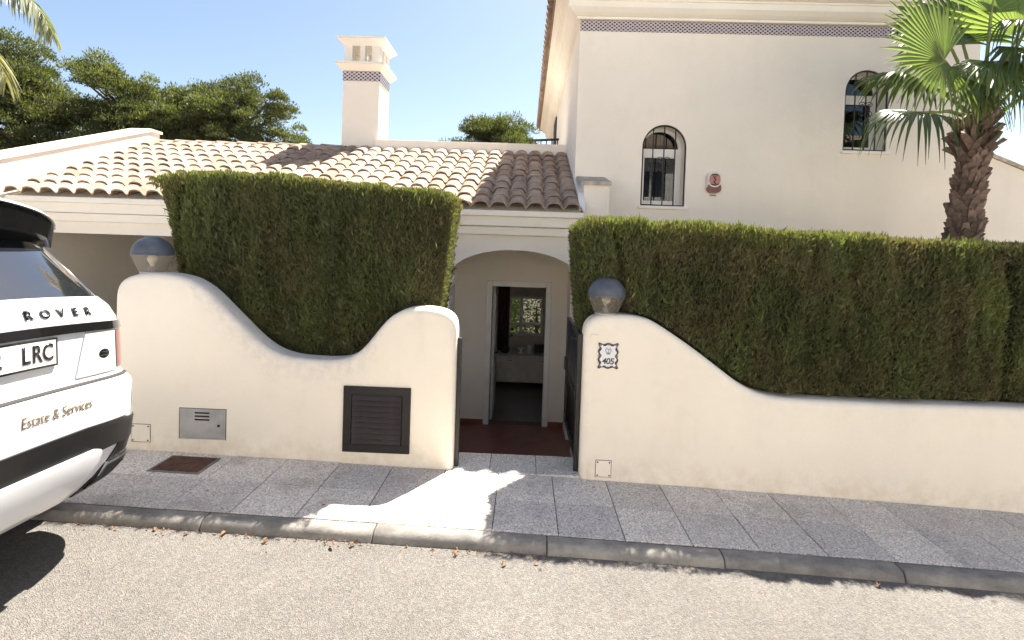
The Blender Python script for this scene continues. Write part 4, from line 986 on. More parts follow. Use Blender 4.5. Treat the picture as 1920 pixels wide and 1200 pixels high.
# ================================================================== PALMS
fp = empty('fan_palm', (4.50, 5.5, G)); tag(fp, 'fan palm with shaggy brown trunk and big green fan fronds, behind the right hedge', 'palm')
FO = Vector(fp.location)
def tcen(z): t = (z-G)/(3.05-G); return Vector((4.52+0.09*max(0, (z-1.5))/1.5, 5.5, z))
def trad(z): return 0.10 if z > 2.6 else 0.10+0.025*(2.6-z)
trunk_ = MB().tube([tcen(z)-FO for z in (G-0.1, 0, 1, 1.6, 2.2, 2.7, 3.0, 3.2)], [0.22, 0.18, 0.135, 0.125, 0.108, 0.097, 0.088, 0.06], 16); trunk_.build('trunk', M_boot, fp)
def boot_mesh(seed):
    r = random.Random(seed); w = r.uniform(0.028, 0.05); h = r.uniform(0.09, 0.14); mb = MB(); sk = r.uniform(-0.03, 0.03)
    pts = [(-w, 0), (-w*0.7+sk*.5, h*0.6), (-w*0.5+sk, h*r.uniform(.8, 1)), (sk, h*r.uniform(.85, 1.05)), (w*0.45+sk, h*r.uniform(.75, 1)), (w*0.7+sk*.5, h*0.55), (w, 0)]
    n = len(pts); v = [(x, -0.010-0.016*(1-(x/w)**2 if abs(x) < w else 0)-z*0.12, z) for x, z in pts]+[(x*0.9, 0.012, z*0.96) for x, z in pts]
    f = [tuple(range(n)), tuple(range(2*n-1, n-1, -1))]+[(i, i+n, (i+1) % n+n, (i+1) % n) for i in range(n)]
    mb.add(v, f); me = mb.mesh('leaf_base'); me.materials.append(M_boot); return me
bms = [boot_mesh(s) for s in range(7)]
row = 0; z = 1.35
while z < 3.06:
    nb = 9
    for k in range(nb):
        a = 2*PI*(k+0.5*(row % 2)+RND.uniform(-.12, .12))/nb; R_ = trad(z)-0.005
        o = link('leaf_base', RND.choice(bms), None, fp); c = tcen(z)+Vector((math.cos(a), math.sin(a), 0))*R_
        o.location = c-FO; tilt = RND.uniform(0.0, 0.24) if z < 2.72 else RND.uniform(0.35, 0.85)
        o.rotation_euler = (Matrix.Rotation(a+PI/2, 3, 'Z') @ Matrix.Rotation(tilt, 3, 'X') @ Matrix.Rotation(RND.uniform(-.5, .5), 3, 'Y')).to_euler()
        sc = RND.uniform(0.85, 1.2); o.scale = (sc*(1 if z < 2.72 else 0.8), sc, sc*RND.uniform(0.9, 1.2)*(1 if z < 2.72 else 1.5))
    z += 0.056; row += 1
def fan(hub, axis, face, L, spread, droop, tint, nseg=28, seed=0, join=0.58, heart=None, sag=0.0):
    rg = random.Random(seed); hub = Vector(hub); a = Vector(axis).normalized(); nrm = Vector(face); nrm = (nrm-a*nrm.dot(a)).normalized(); s = a.cross(nrm).normalized()
    fr_ = empty('frond', tuple(hub-FO), 0, fp)
    V = []; Q = []; T = []
    rs = [0.03, 0.2, 0.4, join, 0.70, 0.82, 0.92, 1.0]
    dth = math.radians(spread)/nseg
    for i in range(nseg):
        th = -math.radians(spread)/2+dth*(i+0.5)
        Li = L*(0.72+0.28*math.cos(th*0.62))*rg.uniform(0.93, 1.05); d = a*math.cos(th)+s*math.sin(th); q = -a*math.sin(th)+s*math.cos(th)
        tw = rg.uniform(-.06, .06); b = len(V); dr = droop*rg.uniform(0.75, 1.3); tn = tint+rg.uniform(-.12, .12)
        for r in rs:
            rr = r*Li; w = rr*math.tan(dth/2)*1.04 if r <= join else join*Li*math.tan(dth/2)*max(0.05, (1-((r-join)/(1-join))**1.3))
            c = d*rr+nrm*(0.10*L*math.cos(th)*r*r*-0.6)
            k = max(0, r-join*0.75); c = c+Vector((0, 0, -1))*(dr*L*k*k*3.0+sag*L*r*r)+q*(tw*k*L)
            if k > 0: c = c-d*(dr*L*k*k*1.1)
            pl_h = 0.22*w+0.003
            V += [c-q*w-nrm*pl_h, c+nrm*pl_h, c+q*w-nrm*pl_h]; T += [tn]*3
        for j in range(len(rs)-1):
            for m_ in (0, 1): Q.append((b+j*3+m_, b+j*3+m_+1, b+j*3+m_+4, b+j*3+m_+3))
    me = np_mesh('blade', np.array([tuple(v) for v in V]), np.array(Q), M_fan, False, np.clip(T, 0, 1)); link('blade', me, None, fr_)
    hp_ = (Vector(heart) if heart else Vector((4.66, 5.5, 3.10)))-hub
    midp = hp_*0.45+Vector((0, 0, 0.05))
    MB().tube([hp_, midp, Vector((0, 0, 0)), a*(L*0.25)], [0.026, 0.018, 0.013, 0.005], 7).build('petiole', M_petiole, fr_)
    return fr_
# big open fan upper left, seen from below and backlit
fan((4.13, 5.35, 3.68), (-0.50, -0.05, 0.86), (0.25, -0.95, 0.25), 0.86, 150, 0.06, 0.8, 24, 1)
fan((4.12, 5.32, 3.66), (-0.80, -0.20, -0.50), (-0.2, -0.95, 0.2), 0.62, 190, 0.30, 0.75, 25, 2, join=0.45)
fan((3.92, 5.30, 3.14), (-1.0, -0.12, 0.0), (0, -0.35, 1), 0.74, 170, 0.42, 0.1, 27, 3, join=0.5, heart=(4.60, 5.45, 3.12))
fan((4.98, 5.50, 4.02), (0.30, -0.1, 0.95), (-0.2, -0.95, 0.2), 0.85, 200, 0.08, 0.9, 28, 4)
fan((4.74, 5.12, 3.98), (0.05, -0.75, -0.25), (0.05, -0.45, 1), 0.60, 220, 0.55, 0.25, 30, 5, join=0.5)
fan((4.62, 5.75, 4.05), (-0.15, 0.25, 1.0), (0, -1, 0.2), 0.85, 200, 0.15, 0.4, 28, 6)
fan((5.12, 5.40, 3.62), (0.90, -0.20, 0.0), (0.3, -0.6, 0.8), 0.62, 210, 0.45, 0.35, 27, 7, join=0.45)
fan((5.45, 5.55, 3.55), (0.95, 0.1, 0.25), (0.0, -0.3, 1), 0.70, 210, 0.5, 0.3, 27, 8, heart=(4.70, 5.48, 3.12))
fan((4.30, 5.95, 3.70), (-0.55, 0.75, 0.25), (-0.2, 0.3, 1), 0.75, 200, 0.35, 0.35, 27, 9)
fan((4.95, 5.95, 3.85), (0.5, 0.75, 0.4), (0.2, 0.3, 1), 0.75, 200, 0.35, 0.35, 27, 10)
fan((4.45, 5.15, 3.60), (-0.15, -0.55, -0.45), (-0.1, -0.8, 0.6), 0.55, 210, 0.35, 0.55, 28, 11, join=0.45)
fan((4.68, 5.48, 4.22), (0.05, -0.05, 1.0), (0.1, -1, 0.1), 0.75, 160, 0.05, 0.6, 24, 12)
fan((4.42, 5.65, 3.95), (-0.35, 0.25, 0.9), (0.2, -0.9, 0.3), 0.80, 190, 0.15, 0.4, 27, 13)
fan((4.80, 5.30, 3.62), (0.35, -0.55, -0.35), (0.1, -0.7, 0.7), 0.52, 200, 0.4, 0.3, 25, 14, join=0.45)
fan((4.55, 5.45, 3.50), (-0.45, -0.25, -0.4), (-0.2, -0.9, 0.4), 0.50, 190, 0.35, 0.5, 24, 15, join=0.4)

fan((4.92, 5.15, 3.86), (0.45, -0.55, -0.2), (0.1, -0.7, 0.7), 0.62, 210, 0.5, 0.25, 30, 16, join=0.45)
fan((4.66, 5.10, 3.72), (0.0, -0.6, -0.45), (0.0, -0.8, 0.6), 0.58, 210, 0.45, 0.2, 30, 17, join=0.45)
fan((5.00, 5.75, 3.70), (0.75, 0.2, -0.1), (0.2, -0.3, 1), 0.65, 200, 0.5, 0.2, 28, 18, join=0.45)

# feather palm on the left: only its drooping fronds reach into view
dp = empty('feather_palm', (-10.2, 8.4, G)); tag(dp, 'feather palm at the left edge, only its arching grey green frond tips in view', 'palm')
DO = Vector(dp.location)
MB().tube([(0, 0, -0.1), (0.05, 0, 2), (0.0, 0, 4), (0.05, 0, 6.0)], [0.24, 0.2, 0.19, 0.2], 14).build('trunk', M_boot, dp)
def feather(pts, ln, tint, seed, n=95):
    rg = random.Random(seed); c = catmull3([Vector(p)-DO for p in pts], n)
    fr_ = empty('frond', (0, 0, 0), 0, dp); V = []; Q = []; T = []
    for i in range(6, n):
        t = (c[min(i+1, n-1)]-c[i-1]).normalized(); side = t.cross(Vector((0, 0, 1))).normalized(); u = i/n
        L = ln*(0.55+0.45*math.sin(PI*min(1, 0.15+u*0.85)))*rg.uniform(0.85, 1.1)*(1-0.45*max(0, u-0.8)/0.2)
        for s in (-1, 1):
            d = (t*0.75+side*s*rg.uniform(0.35, 0.65)+Vector((0, 0, rg.uniform(-0.25, 0.1)))).normalized(); b = len(V); w = 0.015; q = d.cross(Vector((rg.uniform(-.5, .5), rg.uniform(-.5, .5), 1))).normalized()
            for k, r in enumerate((0, 0.35, 0.7, 1.0)):
                p = c[i]+d*(L*r)+Vector((0, 0, -1))*(L*0.75*r*r); ww = w*(0.7, 1.0, 0.75, 0.05)[k]
                V += [p-q*ww, p+q*ww]; T += [tint+rg.uniform(-.2, .2)]*2
            for k in range(3): Q.append((b+2*k, b+2*k+1, b+2*k+3, b+2*k+2))
    link('leaflets', np_mesh('leaflets', np.array([tuple(v) for v in V]), np.array(Q), M_date, False, np.clip(T, 0, 1)), None, fr_)
    MB().tube(c[::6]+[c[-1]], [0.022*(1-0.85*i/len(c[::6])) for i in range(len(c[::6])+1)], 6).build('rachis', M_petiole, fr_)
def catmull3(pts, n):
    out = []; m_ = len(pts)-1
    for k in range(n):
        t = k/(n-1)*m_; i = min(int(t), m_-1); t -= i
        p0, p1, p2, p3 = pts[max(i-1, 0)], pts[i], pts[i+1], pts[min(i+2, m_)]
        out.append(0.5*((2*p1)+(p2-p0)*t+(2*p0-5*p1+4*p2-p3)*t*t+(3*p1-p0-3*p2+p3)*t*t*t))
    return out
crown = (-10.15, 8.4, 4.95)
feather([crown, (-9.3, 8.2, 5.62), (-8.45, 8.05, 5.60), (-7.85, 8.0, 5.28), (-7.52, 8.0, 4.78)], 0.5, 0.6, 41, 120)
feather([crown, (-9.55, 8.1, 4.98), (-8.8, 7.9, 4.78), (-8.3, 7.85, 4.42), (-8.1, 7.85, 3.98)], 0.5, 0.95, 42, 120)
for k, a in enumerate((2.3, 2.9, 3.5, 4.1, 4.7)):
    ca, sa = math.cos(a), math.sin(a)
    feather([crown]+[(crown[0]+ca*r, crown[1]+sa*r, crown[2]+h) for r, h in ((0.8, 0.7), (1.6, 0.75), (2.3, 0.25), (2.7, -0.4))], 0.55, 0.45, 50+k, 70)

# ================================================================== CAR
M_carwhite = simple('white car paint', (0.60, 0.61, 0.63), 0.3, 0.0, 0.02, 3, coat=1.0)
M_carblack = simple('gloss black trim', (0.008, 0.008, 0.009), 0.12, 0.0, 0.1, 3, coat=0.6)
M_carplastic = simple('satin black bumper plastic', (0.010, 0.010, 0.011), 0.28, 0.0, 0.2, 6, spec=0.14)
M_cargrey = simple('satin dark lettering', (0.045, 0.045, 0.048), 0.35, 0.5, 0.1)
M_chrome = simple('bright metal', (0.55, 0.55, 0.56), 0.2, 1.0, 0.05)
M_tyre = simple('tyre rubber', (0.02, 0.02, 0.02), 0.85, 0, 0.2, 20, 0.3)
M_under = simple('underbody', (0.015, 0.015, 0.016), 0.8)
M_taill = simple('dark red tail lamp', (0.22, 0.012, 0.012), 0.1, 0, 0.2, coat=1.0)
M_plate = simple('plate white', (0.62, 0.63, 0.62), 0.4, var=0.03)
M_gold = simple('gold brown lettering', (0.24, 0.165, 0.10), 0.35, 0.3, 0.15)
def rearglass():
    m, nt, p = newmat('dark rear window'); p.inputs['Base Color'].default_value = (0.012, 0.014, 0.018, 1); p.inputs['Roughness'].default_value = 0.03
    p.inputs['Specular IOR Level'].default_value = 0.9; p.inputs['Coat Weight'].default_value = 1.0; p.inputs['Coat Roughness'].default_value = 0.01
    nt.links.new(ramp(nt, noise(nt, coord(nt), 3), [(0.3, (0.010, 0.012, 0.016)), (0.7, (0.014, 0.016, 0.02))]).outputs[0], p.inputs['Base Color']); return m
M_rearglass = rearglass()
car = empty('parked_car', (-2.13, 2.07, -0.055)); car.rotation_euler = (math.radians(-1.2), 0.010, 0)
tag(car, 'white off-road car parked at the kerb, its rear corner and number plate in view', 'car')
LV = [(0.30, -.20, .90, -4.70), (0.38, -.10, .94, -4.78), (0.46, -.04, .97, -4.82), (0.58, -.006, .99, -4.84), (0.72, 0, 1.0, -4.85), (0.88, -.004, 1.0, -4.85), (0.925, -.012, .998, -4.85),
      (0.948, -.035, .992, -4.85), (0.965, -.062, .987, -4.85), (0.99, -.070, .985, -4.84), (1.10, -.078, .985, -4.80), (1.20, -.084, .98, -4.6), (1.28, -.096, .965, -3.75), (1.34, -.12, .935, -3.62), (1.385, -.155, .895, -3.5)]
GH = [(1.375, -.16, .885, -3.55), (1.42, -.195, .865, -3.45), (1.66, -.415, .775, -2.95), (1.76, -.52, .72, -2.75), (1.81, -.62, .66, -2.6)]
def lv(tab, z):
    Z = [t[0] for t in tab]; return tuple(float(np.interp(z, Z, [t[k] for t in tab])) for k in (1, 2, 3))
def rx(y, z, tab=None):
    tab = tab or LV; xr, hw, xf = lv(tab, z); u = min(0.999, abs(y)/hw); return xr-0.10*u*u-0.30*(1-math.sqrt(1-u**6))
def loop(tab, z):
    xr, hw, xf = lv(tab, z); P = []
    for i in range(-20, 21):
        t = i/20*PI/2; u = math.sin(t); P.append((xr-0.10*u*u-0.30*(1-math.sqrt(max(0, 1-u**6))), hw*u, z))
    x0 = xr-0.4; x1 = xf+0.55
    for i in range(1, 60): P.append((x0+(x1-x0)*i/60, hw, z))
    for i in range(-12, 13):
        t = -i/12*PI/2; u = math.sin(t); P.append((xf+0.15*u*u+0.40*(1-math.sqrt(max(0, 1-u**4))), hw*u, z))
    for i in range(1, 60): P.append((x1+(x0-x1)*i/60, -hw, z))
    return P
AXLES = (-0.93, -3.85); WR = 0.385; ARCH = 0.445
def shell(tab, zs, name, mat, parent, arches=False, cap=False):
    V = []; n = None
    for z in zs:
        L_ = loop(tab, z); n = len(L_)
        for (x, y, zz) in L_:
            if arches and abs(y) > 0.8:
                for ax in AXLES:
                    dx = x-ax
                    if abs(dx) < ARCH: zz = max(zz, min(0.385+math.sqrt(ARCH**2-dx*dx), 0.86))
            V.append((x, y, zz))
    F_ = [(i*n+j, i*n+(j+1) % n, (i+1)*n+(j+1) % n, (i+1)*n+j) for i in range(len(zs)-1) for j in range(n)]
    mb = MB(); mb.add(V, F_, True)
    if cap: mb.add(V[-n:], [tuple(range(n))], True)
    return mb.build(name, mat, parent, sharp=38)
body = shell(LV, [0.36, .40, .46, .52, .58, .65, .72, .80, .88, .925, .948, .965, .99, 1.05, 1.10, 1.15, 1.20, 1.24, 1.28, 1.31, 1.34, 1.365, 1.385], 'body', M_carwhite, car, True, True)
MB().prism(rrect(4.1, 1.5, 0.3), 'z', 0.30, 0.5).build('underbody', M_under, car, (-2.42, 0, 0))
cabin = shell(GH, [1.375, 1.42, 1.5, 1.58, 1.66, 1.72, 1.76], 'cabin', M_carblack, car)
rf_ = MB(); V = []; L1 = loop(GH, 1.76); n = len(L1)
for s, dz in ((1.0, 0.0), (0.985, 0.03), (0.93, 0.055), (0.75, 0.072), (0.4, 0.082)):
    for (x, y, z_) in L1: V.append((-1.63+(x+1.63)*(0.3+0.7*s), y*s, 1.76+dz))
rf_.add(V, [(i*n+j, i*n+(j+1) % n, (i+1)*n+(j+1) % n, (i+1)*n+j) for i in range(4) for j in range(n)]+[tuple(4*n+j for j in range(n))], True)
rf_.build('roof', M_carwhite, car, sharp=40)
def patch(poly_rows, off, tab, name, mat, parent, thick=0.012):
    """rows of (z, y0, y1): a skin that follows the rear of the car"""
    K = 24; V = []
    for z, y0, y1 in poly_rows:
        for i in range(K+1): y = y0+(y1-y0)*i/K; V.append((rx(y, z, tab)+off, y, z))
    R_ = len(poly_rows); n = K+1; nv = len(V)
    V += [(x-thick, y, z) for x, y, z in V]
    F_ = [(i*n+j, i*n+j+1, (i+1)*n+j+1, (i+1)*n+j) for i in range(R_-1) for j in range(K)]
    F_ += [(j+nv, j+1+nv, j+1, j) for j in range(K)]+[((R_-1)*n+j, (R_-1)*n+j+1, (R_-1)*n+j+1+nv, (R_-1)*n+j+nv) for j in range(K)]
    F_ += [((i+1)*n, (i+1)*n+nv, i*n+nv, i*n) for i in range(R_-1)]+[(i*n+K, i*n+K+nv, (i+1)*n+K+nv, (i+1)*n+K) for i in range(R_-1)]
    mb = MB(); mb.add(V, F_, True); return mb.build(name, mat, parent, sharp=35)
def rows(z0, z1, y0a, y1a, y0b, y1b, k=6): return [(z0+(z1-z0)*i/k, y0a+(y0b-y0a)*i/k, y1a+(y1b-y1a)*i/k) for i in range(k+1)]
# rear window
patch(rows(1.385, 1.655, -0.735, 0.735, -0.70, 0.70), 0.006, GH, 'rear_window', M_rearglass, cabin)
for s in (-1, 1):
    wpts = [(rx(s*0.745, 1.385, GH)+0.006, s*0.745, 1.385), (rx(s*0.71, 1.655, GH)+0.006, s*0.71, 1.655)]
    MB().tube(wpts, 0.008, 6).build('window_trim', M_chrome, cabin)
for s in (-1, 1):
    for (xa, xb, xc_, xd) in ((-0.75, -1.75, -1.72, -0.95), (-1.82, -2.95, -2.62, -1.80)):
        v = []
        for (x, z_) in ((xa, 1.43), (xb, 1.43), (xc_, 1.70), (xd, 1.70)): v.append((x, s*(lv(GH, z_)[1]+0.006), z_))
        mb = MB(); mb.add(v+[(a, b-s*0.01, c) for a, b, c in v], [(0, 1, 2, 3), (7, 6, 5, 4), (0, 4, 5, 1), (1, 5, 6, 2), (2, 6, 7, 3), (3, 7, 4, 0)]); mb.build('side_window', M_rearglass, cabin)
v = [(-3.42, -0.7, 1.44), (-3.42, 0.7, 1.44), (-2.80, 0.62, 1.74), (-2.80, -0.62, 1.74)]
mb = MB(); mb.add([(a-0.05, b, c) for a, b, c in v]+[(a, b, c-0.01) for a, b, c in v], [(0, 1, 2, 3), (7, 6, 5, 4), (0, 4, 5, 1), (1, 5, 6, 2), (2, 6, 7, 3), (3, 7, 4, 0)]); mb.build('windscreen', M_rearglass, cabin)
# spoiler: white upper skin over a black body
sp = MB(); V = []; K = 28
for i in range(K+1):
    y = -0.685+1.37*i/K; u = abs(y)/0.685; zt_ = 1.848-0.065*u**2-0.035*u**8; xe = -0.31-0.12*u*u-0.06*u**8
    V += [(xe-0.10, y*0.985, 1.655-0.01*u), (xe-0.012, y, zt_-0.135+0.03*u), (xe, y, zt_-0.014), (xe-0.012, y*0.99, zt_-0.006), (-0.62, y*0.9, zt_-0.012), (-0.62, y*0.9, 1.66)]
F_ = [(i*6+j, i*6+(j+1) % 6, (i+1)*6+(j+1) % 6, (i+1)*6+j) for i in range(K) for j in range(6)]+[(0, 1, 2, 3, 4, 5), tuple(K*6+j for j in (5, 4, 3, 2, 1, 0))]
sp.add(V, F_, True); spo = sp.build('spoiler', M_carblack, car, sharp=30)
sk2 = MB(); V2 = []
for i in range(K+1):
    y = -0.69+1.38*i/K; u = abs(y)/0.69; zt_ = 1.85-0.065*u**2-0.035*u**8; xe = -0.307-0.12*u*u-0.06*u**8
    V2 += [(xe+0.004, y, zt_-0.010), (xe-0.01, y, zt_+0.003), (-0.75, y*0.9, zt_+0.001), (-0.75, y*0.9, zt_-0.009)]
sk2.add(V2, [(i*4+j, i*4+(j+1) % 4, (i+1)*4+(j+1) % 4, (i+1)*4+j) for i in range(K) for j in range(4)]+[(0, 1, 2, 3), tuple(K*4+j for j in (3, 2, 1, 0))], True)
sk2.build('spoiler_top', M_carwhite, spo, sharp=30)
MB().bbox(-0.325, -0.312, -0.2, 0.2, 1.775, 1.79, 0.002).build('brake_light', M_taill, spo)
# rear panel details
patch(rows(1.212, 1.256, -0.93, 0.93, -0.91, 0.91, 4), 0.014, LV, 'trim_strip', M_carblack, body, 0.02)
patch(rows(1.0, 1.205, -0.97, -0.745, -0.97, -0.745, 4), 0.006, LV, 'tail_light', M_taill, body); patch(rows(1.0, 1.205, 0.745, 0.97, 0.745, 0.97, 4), 0.006, LV, 'tail_light', M_taill, body)
patch(rows(1.0, 1.2, -0.97, -0.955, -0.97, -0.955, 4), 0.009, LV, 'lamp_edge', M_carblack, body); patch(rows(1.0, 1.205, 0.732, 0.745, 0.732, 0.745, 4), 0.008, LV, 'lamp_edge', M_carblack, body)
band = [(0.60, -0.985, 0.985), (0.64, -0.99, 0.99), (0.68, -0.99, 0.99), (0.71, -0.93, 0.93), (0.735, -0.70, 0.70), (0.745, -0.4, 0.4)]
patch(band, 0.012, LV, 'bumper_band', M_carplastic, body, 0.02)
for s in (-1, 1):
    patch([(0.37, min(s*.45, s*.93), max(s*.45, s*.93)), (0.45, min(s*.50, s*.965), max(s*.50, s*.965)), (0.53, min(s*.60, s*.98), max(s*.60, s*.98)), (0.605, min(s*.66, s*.985), max(s*.66, s*.985))], 0.008, LV, 'bumper_corner', M_carplastic, body, 0.02)
    ex = patch([(0.395, min(s*.50, s*.74), max(s*.50, s*.74)), (0.46, min(s*.53, s*.80), max(s*.53, s*.80)), (0.515, min(s*.58, s*.84), max(s*.58, s*.84))], 0.020, LV, 'exhaust_trim', M_chrome, body, 0.02)
    patch([(0.41, min(s*.515, s*.735), max(s*.515, s*.735)), (0.46, min(s*.545, s*.78), max(s*.545, s*.78)), (0.503, min(s*.585, s*.82), max(s*.585, s*.82))], 0.023, LV, 'exhaust_opening', M_under, body, 0.01)
val = [(0.425, -0.32, 0.32), (0.45, -0.36, 0.36), (0.50, -0.42, 0.42), (0.55, -0.47, 0.47), (0.60, -0.485, 0.485), (0.618, -0.47, 0.47), (0.626, -0.44, 0.44)]
patch(val, 0.030, LV, 'skid_plate', M_carwhite, body, 0.03)
patch(rows(0.955, 0.962, -0.86, 0.86, -0.86, 0.86, 1), 0.012, LV, 'tailgate_gap', M_under, body, 0.02)
for s in (-1, 1): patch(rows(0.69, 0.94, s*0.80, s*0.804, s*0.84, s*0.844, 5), 0.0015, LV, 'bumper_seam', M_under, body, 0.004)
pr = patch(rows(1.072, 1.203, -0.285, 0.285, -0.285, 0.285, 2), 0.014, LV, 'plate_frame', M_carblack, body, 0.02)
patch(rows(1.082, 1.193, -0.272, 0.272, -0.272, 0.272, 2), 0.0165, LV, 'number_plate', M_plate, body, 0.01)
def rear_text(s, size, yc, zc, off, mat, name, bold=0.0, sx=1.0, shear=0.0, spacing=1.0, right=None):
    me = text_mesh(s, size, 0.0, shear, spacing, bold)
    X = [v.co.x*sx for v in me.vertices]; dy = (right-max(X)) if right is not None else yc
    for v in me.vertices:
        y = v.co.x*sx+dy; z_ = zc+v.co.y; v.co = Vector((rx(y, z_)+off, y, z_))
    bm = bmesh.new(); bm.from_mesh(me); r = bmesh.ops.extrude_face_region(bm, geom=list(bm.faces)); bmesh.ops.translate(bm, verts=[g for g in r['geom'] if isinstance(g, bmesh.types.BMVert)], vec=(0.0012 if size > 0.06 and name == 'sign_lettering' else 0.0015, 0, 0)); bmesh.ops.recalc_face_normals(bm, faces=bm.faces); bm.to_mesh(me); bm.free()
    me.name = name; return link(name, me, mat, body)
for ch_, yc_ in (('2', -0.01), ('L', 0.118), ('R', 0.172), ('C', 0.228)): rear_text(ch_, 0.108, yc_, 1.137, 0.0175, M_carblack, 'plate_character', 0.0022, 0.78)
for k_, ch_ in enumerate('ROVER'): rear_text(ch_, 0.054, 0.165+0.088*k_, 1.312, 0.004, M_cargrey, 'letter', 0.0022, 1.25)
def oval(w, h, n=28): return [(w/2*math.cos(2*PI*i/n), h/2*math.sin(2*PI*i/n)) for i in range(n)]
def rear_badge(poly, off, mat, name):
    mb = MB(); n = len(poly); v = [(rx(0.61+y, 1.085+z_)+off, 0.61+y, 1.085+z_) for y, z_ in poly]; mb.add(v+[(x-0.012, y, z_) for x, y, z_ in v], [tuple(range(n))]+[(i, i+n, (i+1) % n+n, (i+1) % n) for i in range(n)]); return mb.build(name, mat, body)
rear_badge(oval(0.10, 0.058), 0.006, M_chrome, 'badge_rim'); rear_badge(oval(0.09, 0.049), 0.0085, M_carblack, 'badge')
for k in (-0.009, 0.009): rear_badge([(-0.028+(k*0.8), k-0.003), (0.026+(k*0.8), k-0.003), (0.028+(k*0.8), k+0.003), (-0.026+(k*0.8), k+0.003)], 0.0095, M_chrome, 'badge_mark')
# serif lettering on the bumper
t_o = rear_text('Estate & Services', 0.070, 0, 0.862, 0.0015, M_gold, 'sign_lettering', -0.0004, 0.80, 0.05, 1.0, right=0.43)
# shut lines and the raised panels either side of the plate
for s in (-1, 1):
    patch(rows(0.985, 1.203, min(s*0.40, s*0.725), max(s*0.40, s*0.725), min(s*0.47, s*0.725), max(s*0.47, s*0.725), 3), 0.007, LV, 'tailgate_panel', M_carwhite, body, 0.012)
    patch(rows(1.262, 1.372, s*0.865-0.002, s*0.865+0.002, s*0.83-0.002, s*0.83+0.002, 4), 0.0015, LV, 'shut_line', M_under, body, 0.004)
for ch_ in list(car.children):                      # the whole shell is crowned across its width
    for q in [ch_]+list(ch_.children):
        if q.type == 'MESH' and not q.data.get('crowned'):
            q.data['crowned'] = 1
            for vv in q.data.vertices: vv.co.z += 0.028-0.058*(vv.co.y/0.95)**2
# wheels
for ax in AXLES:
    for s in (-1, 1):
        w = empty('wheel', (ax, s*0.845, WR), 0, car)
        def ring(prof, nm, mat):
            mb = MB(); n = 32; v = [(r*math.cos(2*PI*j/n), s*h, r*math.sin(2*PI*j/n)) for r, h in prof for j in range(n)]
            mb.add(v, [(i*n+j, i*n+(j+1) % n, (i+1)*n+(j+1) % n, (i+1)*n+j) for i in range(len(prof)-1) for j in range(n)], True); return mb.build(nm, mat, w, sharp=50)
        ring([(0.27, -0.13), (0.36, -0.13), (WR, -0.10), (WR, 0.10), (0.36, 0.13), (0.275, 0.13)], 'tyre', M_tyre)
        ring([(0.275, 0.125), (0.262, 0.10), (0.25, -0.12), (0.0, -0.12)], 'rim', M_under)
        for k in range(10):
            a = 2*PI*k/10; mb = MB(); mb.box(-0.016, 0.016, s*0.085 if s > 0 else -0.105, 0.105 if s > 0 else -0.085, 0.03, 0.265, Matrix.Rotation(a, 4, 'Y')); mb.build('spoke', M_steel, w)
        ring([(0.06, 0.09), (0.055, 0.115), (0.0, 0.118)], 'hub_cap', M_steel)
MB().bbox(-4.87, -4.70, -0.55, 0.55, 0.85, 1.0, 0.02).build('grille', M_carblack, car)
for s in (-1, 1): MB().bbox(-4.80, -4.55, s*0.78-0.17, s*0.78+0.17, 0.95, 1.04, 0.02).build('headlight', M_glass, car)
for s in (-1, 1): MB().bbox(-3.05, -2.90, s*1.05-0.1, s*1.05+0.1, 1.34, 1.48, 0.03).build('door_mirror', M_carblack, car)

# ================================================================== FALLEN LEAVES
M_dry = simple('dry brown leaf', (0.17, 0.075, 0.03), 0.7, 0, 0.4, 60)
lm = MB(); nl = 7; v = []
for i in range(nl):
    u = i/(nl-1); w = 0.016*math.sin(PI*min(1, u*0.9+0.08)); x = (u-0.5)*0.07; c = 0.012*math.sin(PI*u)
    v += [(x, -w, c+w*0.7), (x, 0, c), (x, w, c+w*0.6)]
lm.add(v, [(i*3+j, i*3+j+1, i*3+j+4, i*3+j+3) for i in range(nl-1) for j in (0, 1)], True); lme = lm.mesh('dry_leaf'); lme.materials.append(M_dry)
LEAF = [(-1.90, 2.90, 'dry leaf in the gutter at the kerb joint nearest the car'), (-1.70, 2.925, 'dry leaf in the gutter just right of the kerb joint nearest the car'), (-1.42, 2.88, 'single dry leaf on the road between the car and the sunlit paving'),
        (-1.04, 2.86, 'curled dry leaf at the kerb under the left corner of the sunlit paving'), (-0.93, 2.90, 'dry leaf against the kerb joint below the sunlit paving'), (-0.33, 2.88, 'brown leaf against the kerb in front of the gateway, left of the middle'),
        (-0.06, 2.82, 'upright curled leaf on the road in front of the gateway'), (0.12, 2.85, 'brown leaf at the kerb joint in front of the right gate post'), (2.03, 2.89, 'reddish dry leaf in the shaded gutter at the right'),
        (2.55, 2.9, 'rightmost dry leaf in the shaded gutter'), (-2.35, 2.91, 'dry leaf in the gutter beside the rear bumper of the car'), (-2.10, 2.92, 'dry leaf in the gutter just right of the car shadow'),
        (-0.05, 2.25, 'pale dry leaf lying out on the open road'), (-2.02, 3.28, 'small dry leaf on the paving below the manhole cover'), (-1.22, 3.2, 'small dry leaf on the shaded paving left of the sunlit patch'),
        (-0.32, 3.12, 'tiny leaf on the sunlit paving'), (0.55, 3.7, 'tiny leaf on the paving by the right pillar')]
for (x, y, lab) in LEAF:
    o = link('dry_leaf', lme); o.location = (x, y, (zg(x)+0.004) if y > 3 else (zg(x)-DROP+0.004)); s = RND.uniform(0.4, 0.75) if y < 3 else 0.4
    o.scale = (s, s, s*RND.uniform(0.8, 1.6)); o.rotation_euler = (RND.uniform(-.4, .4), RND.uniform(-.3, .3), RND.uniform(0, 6.3))
    tag(o, lab, 'leaf', 'dry leaves on the ground')
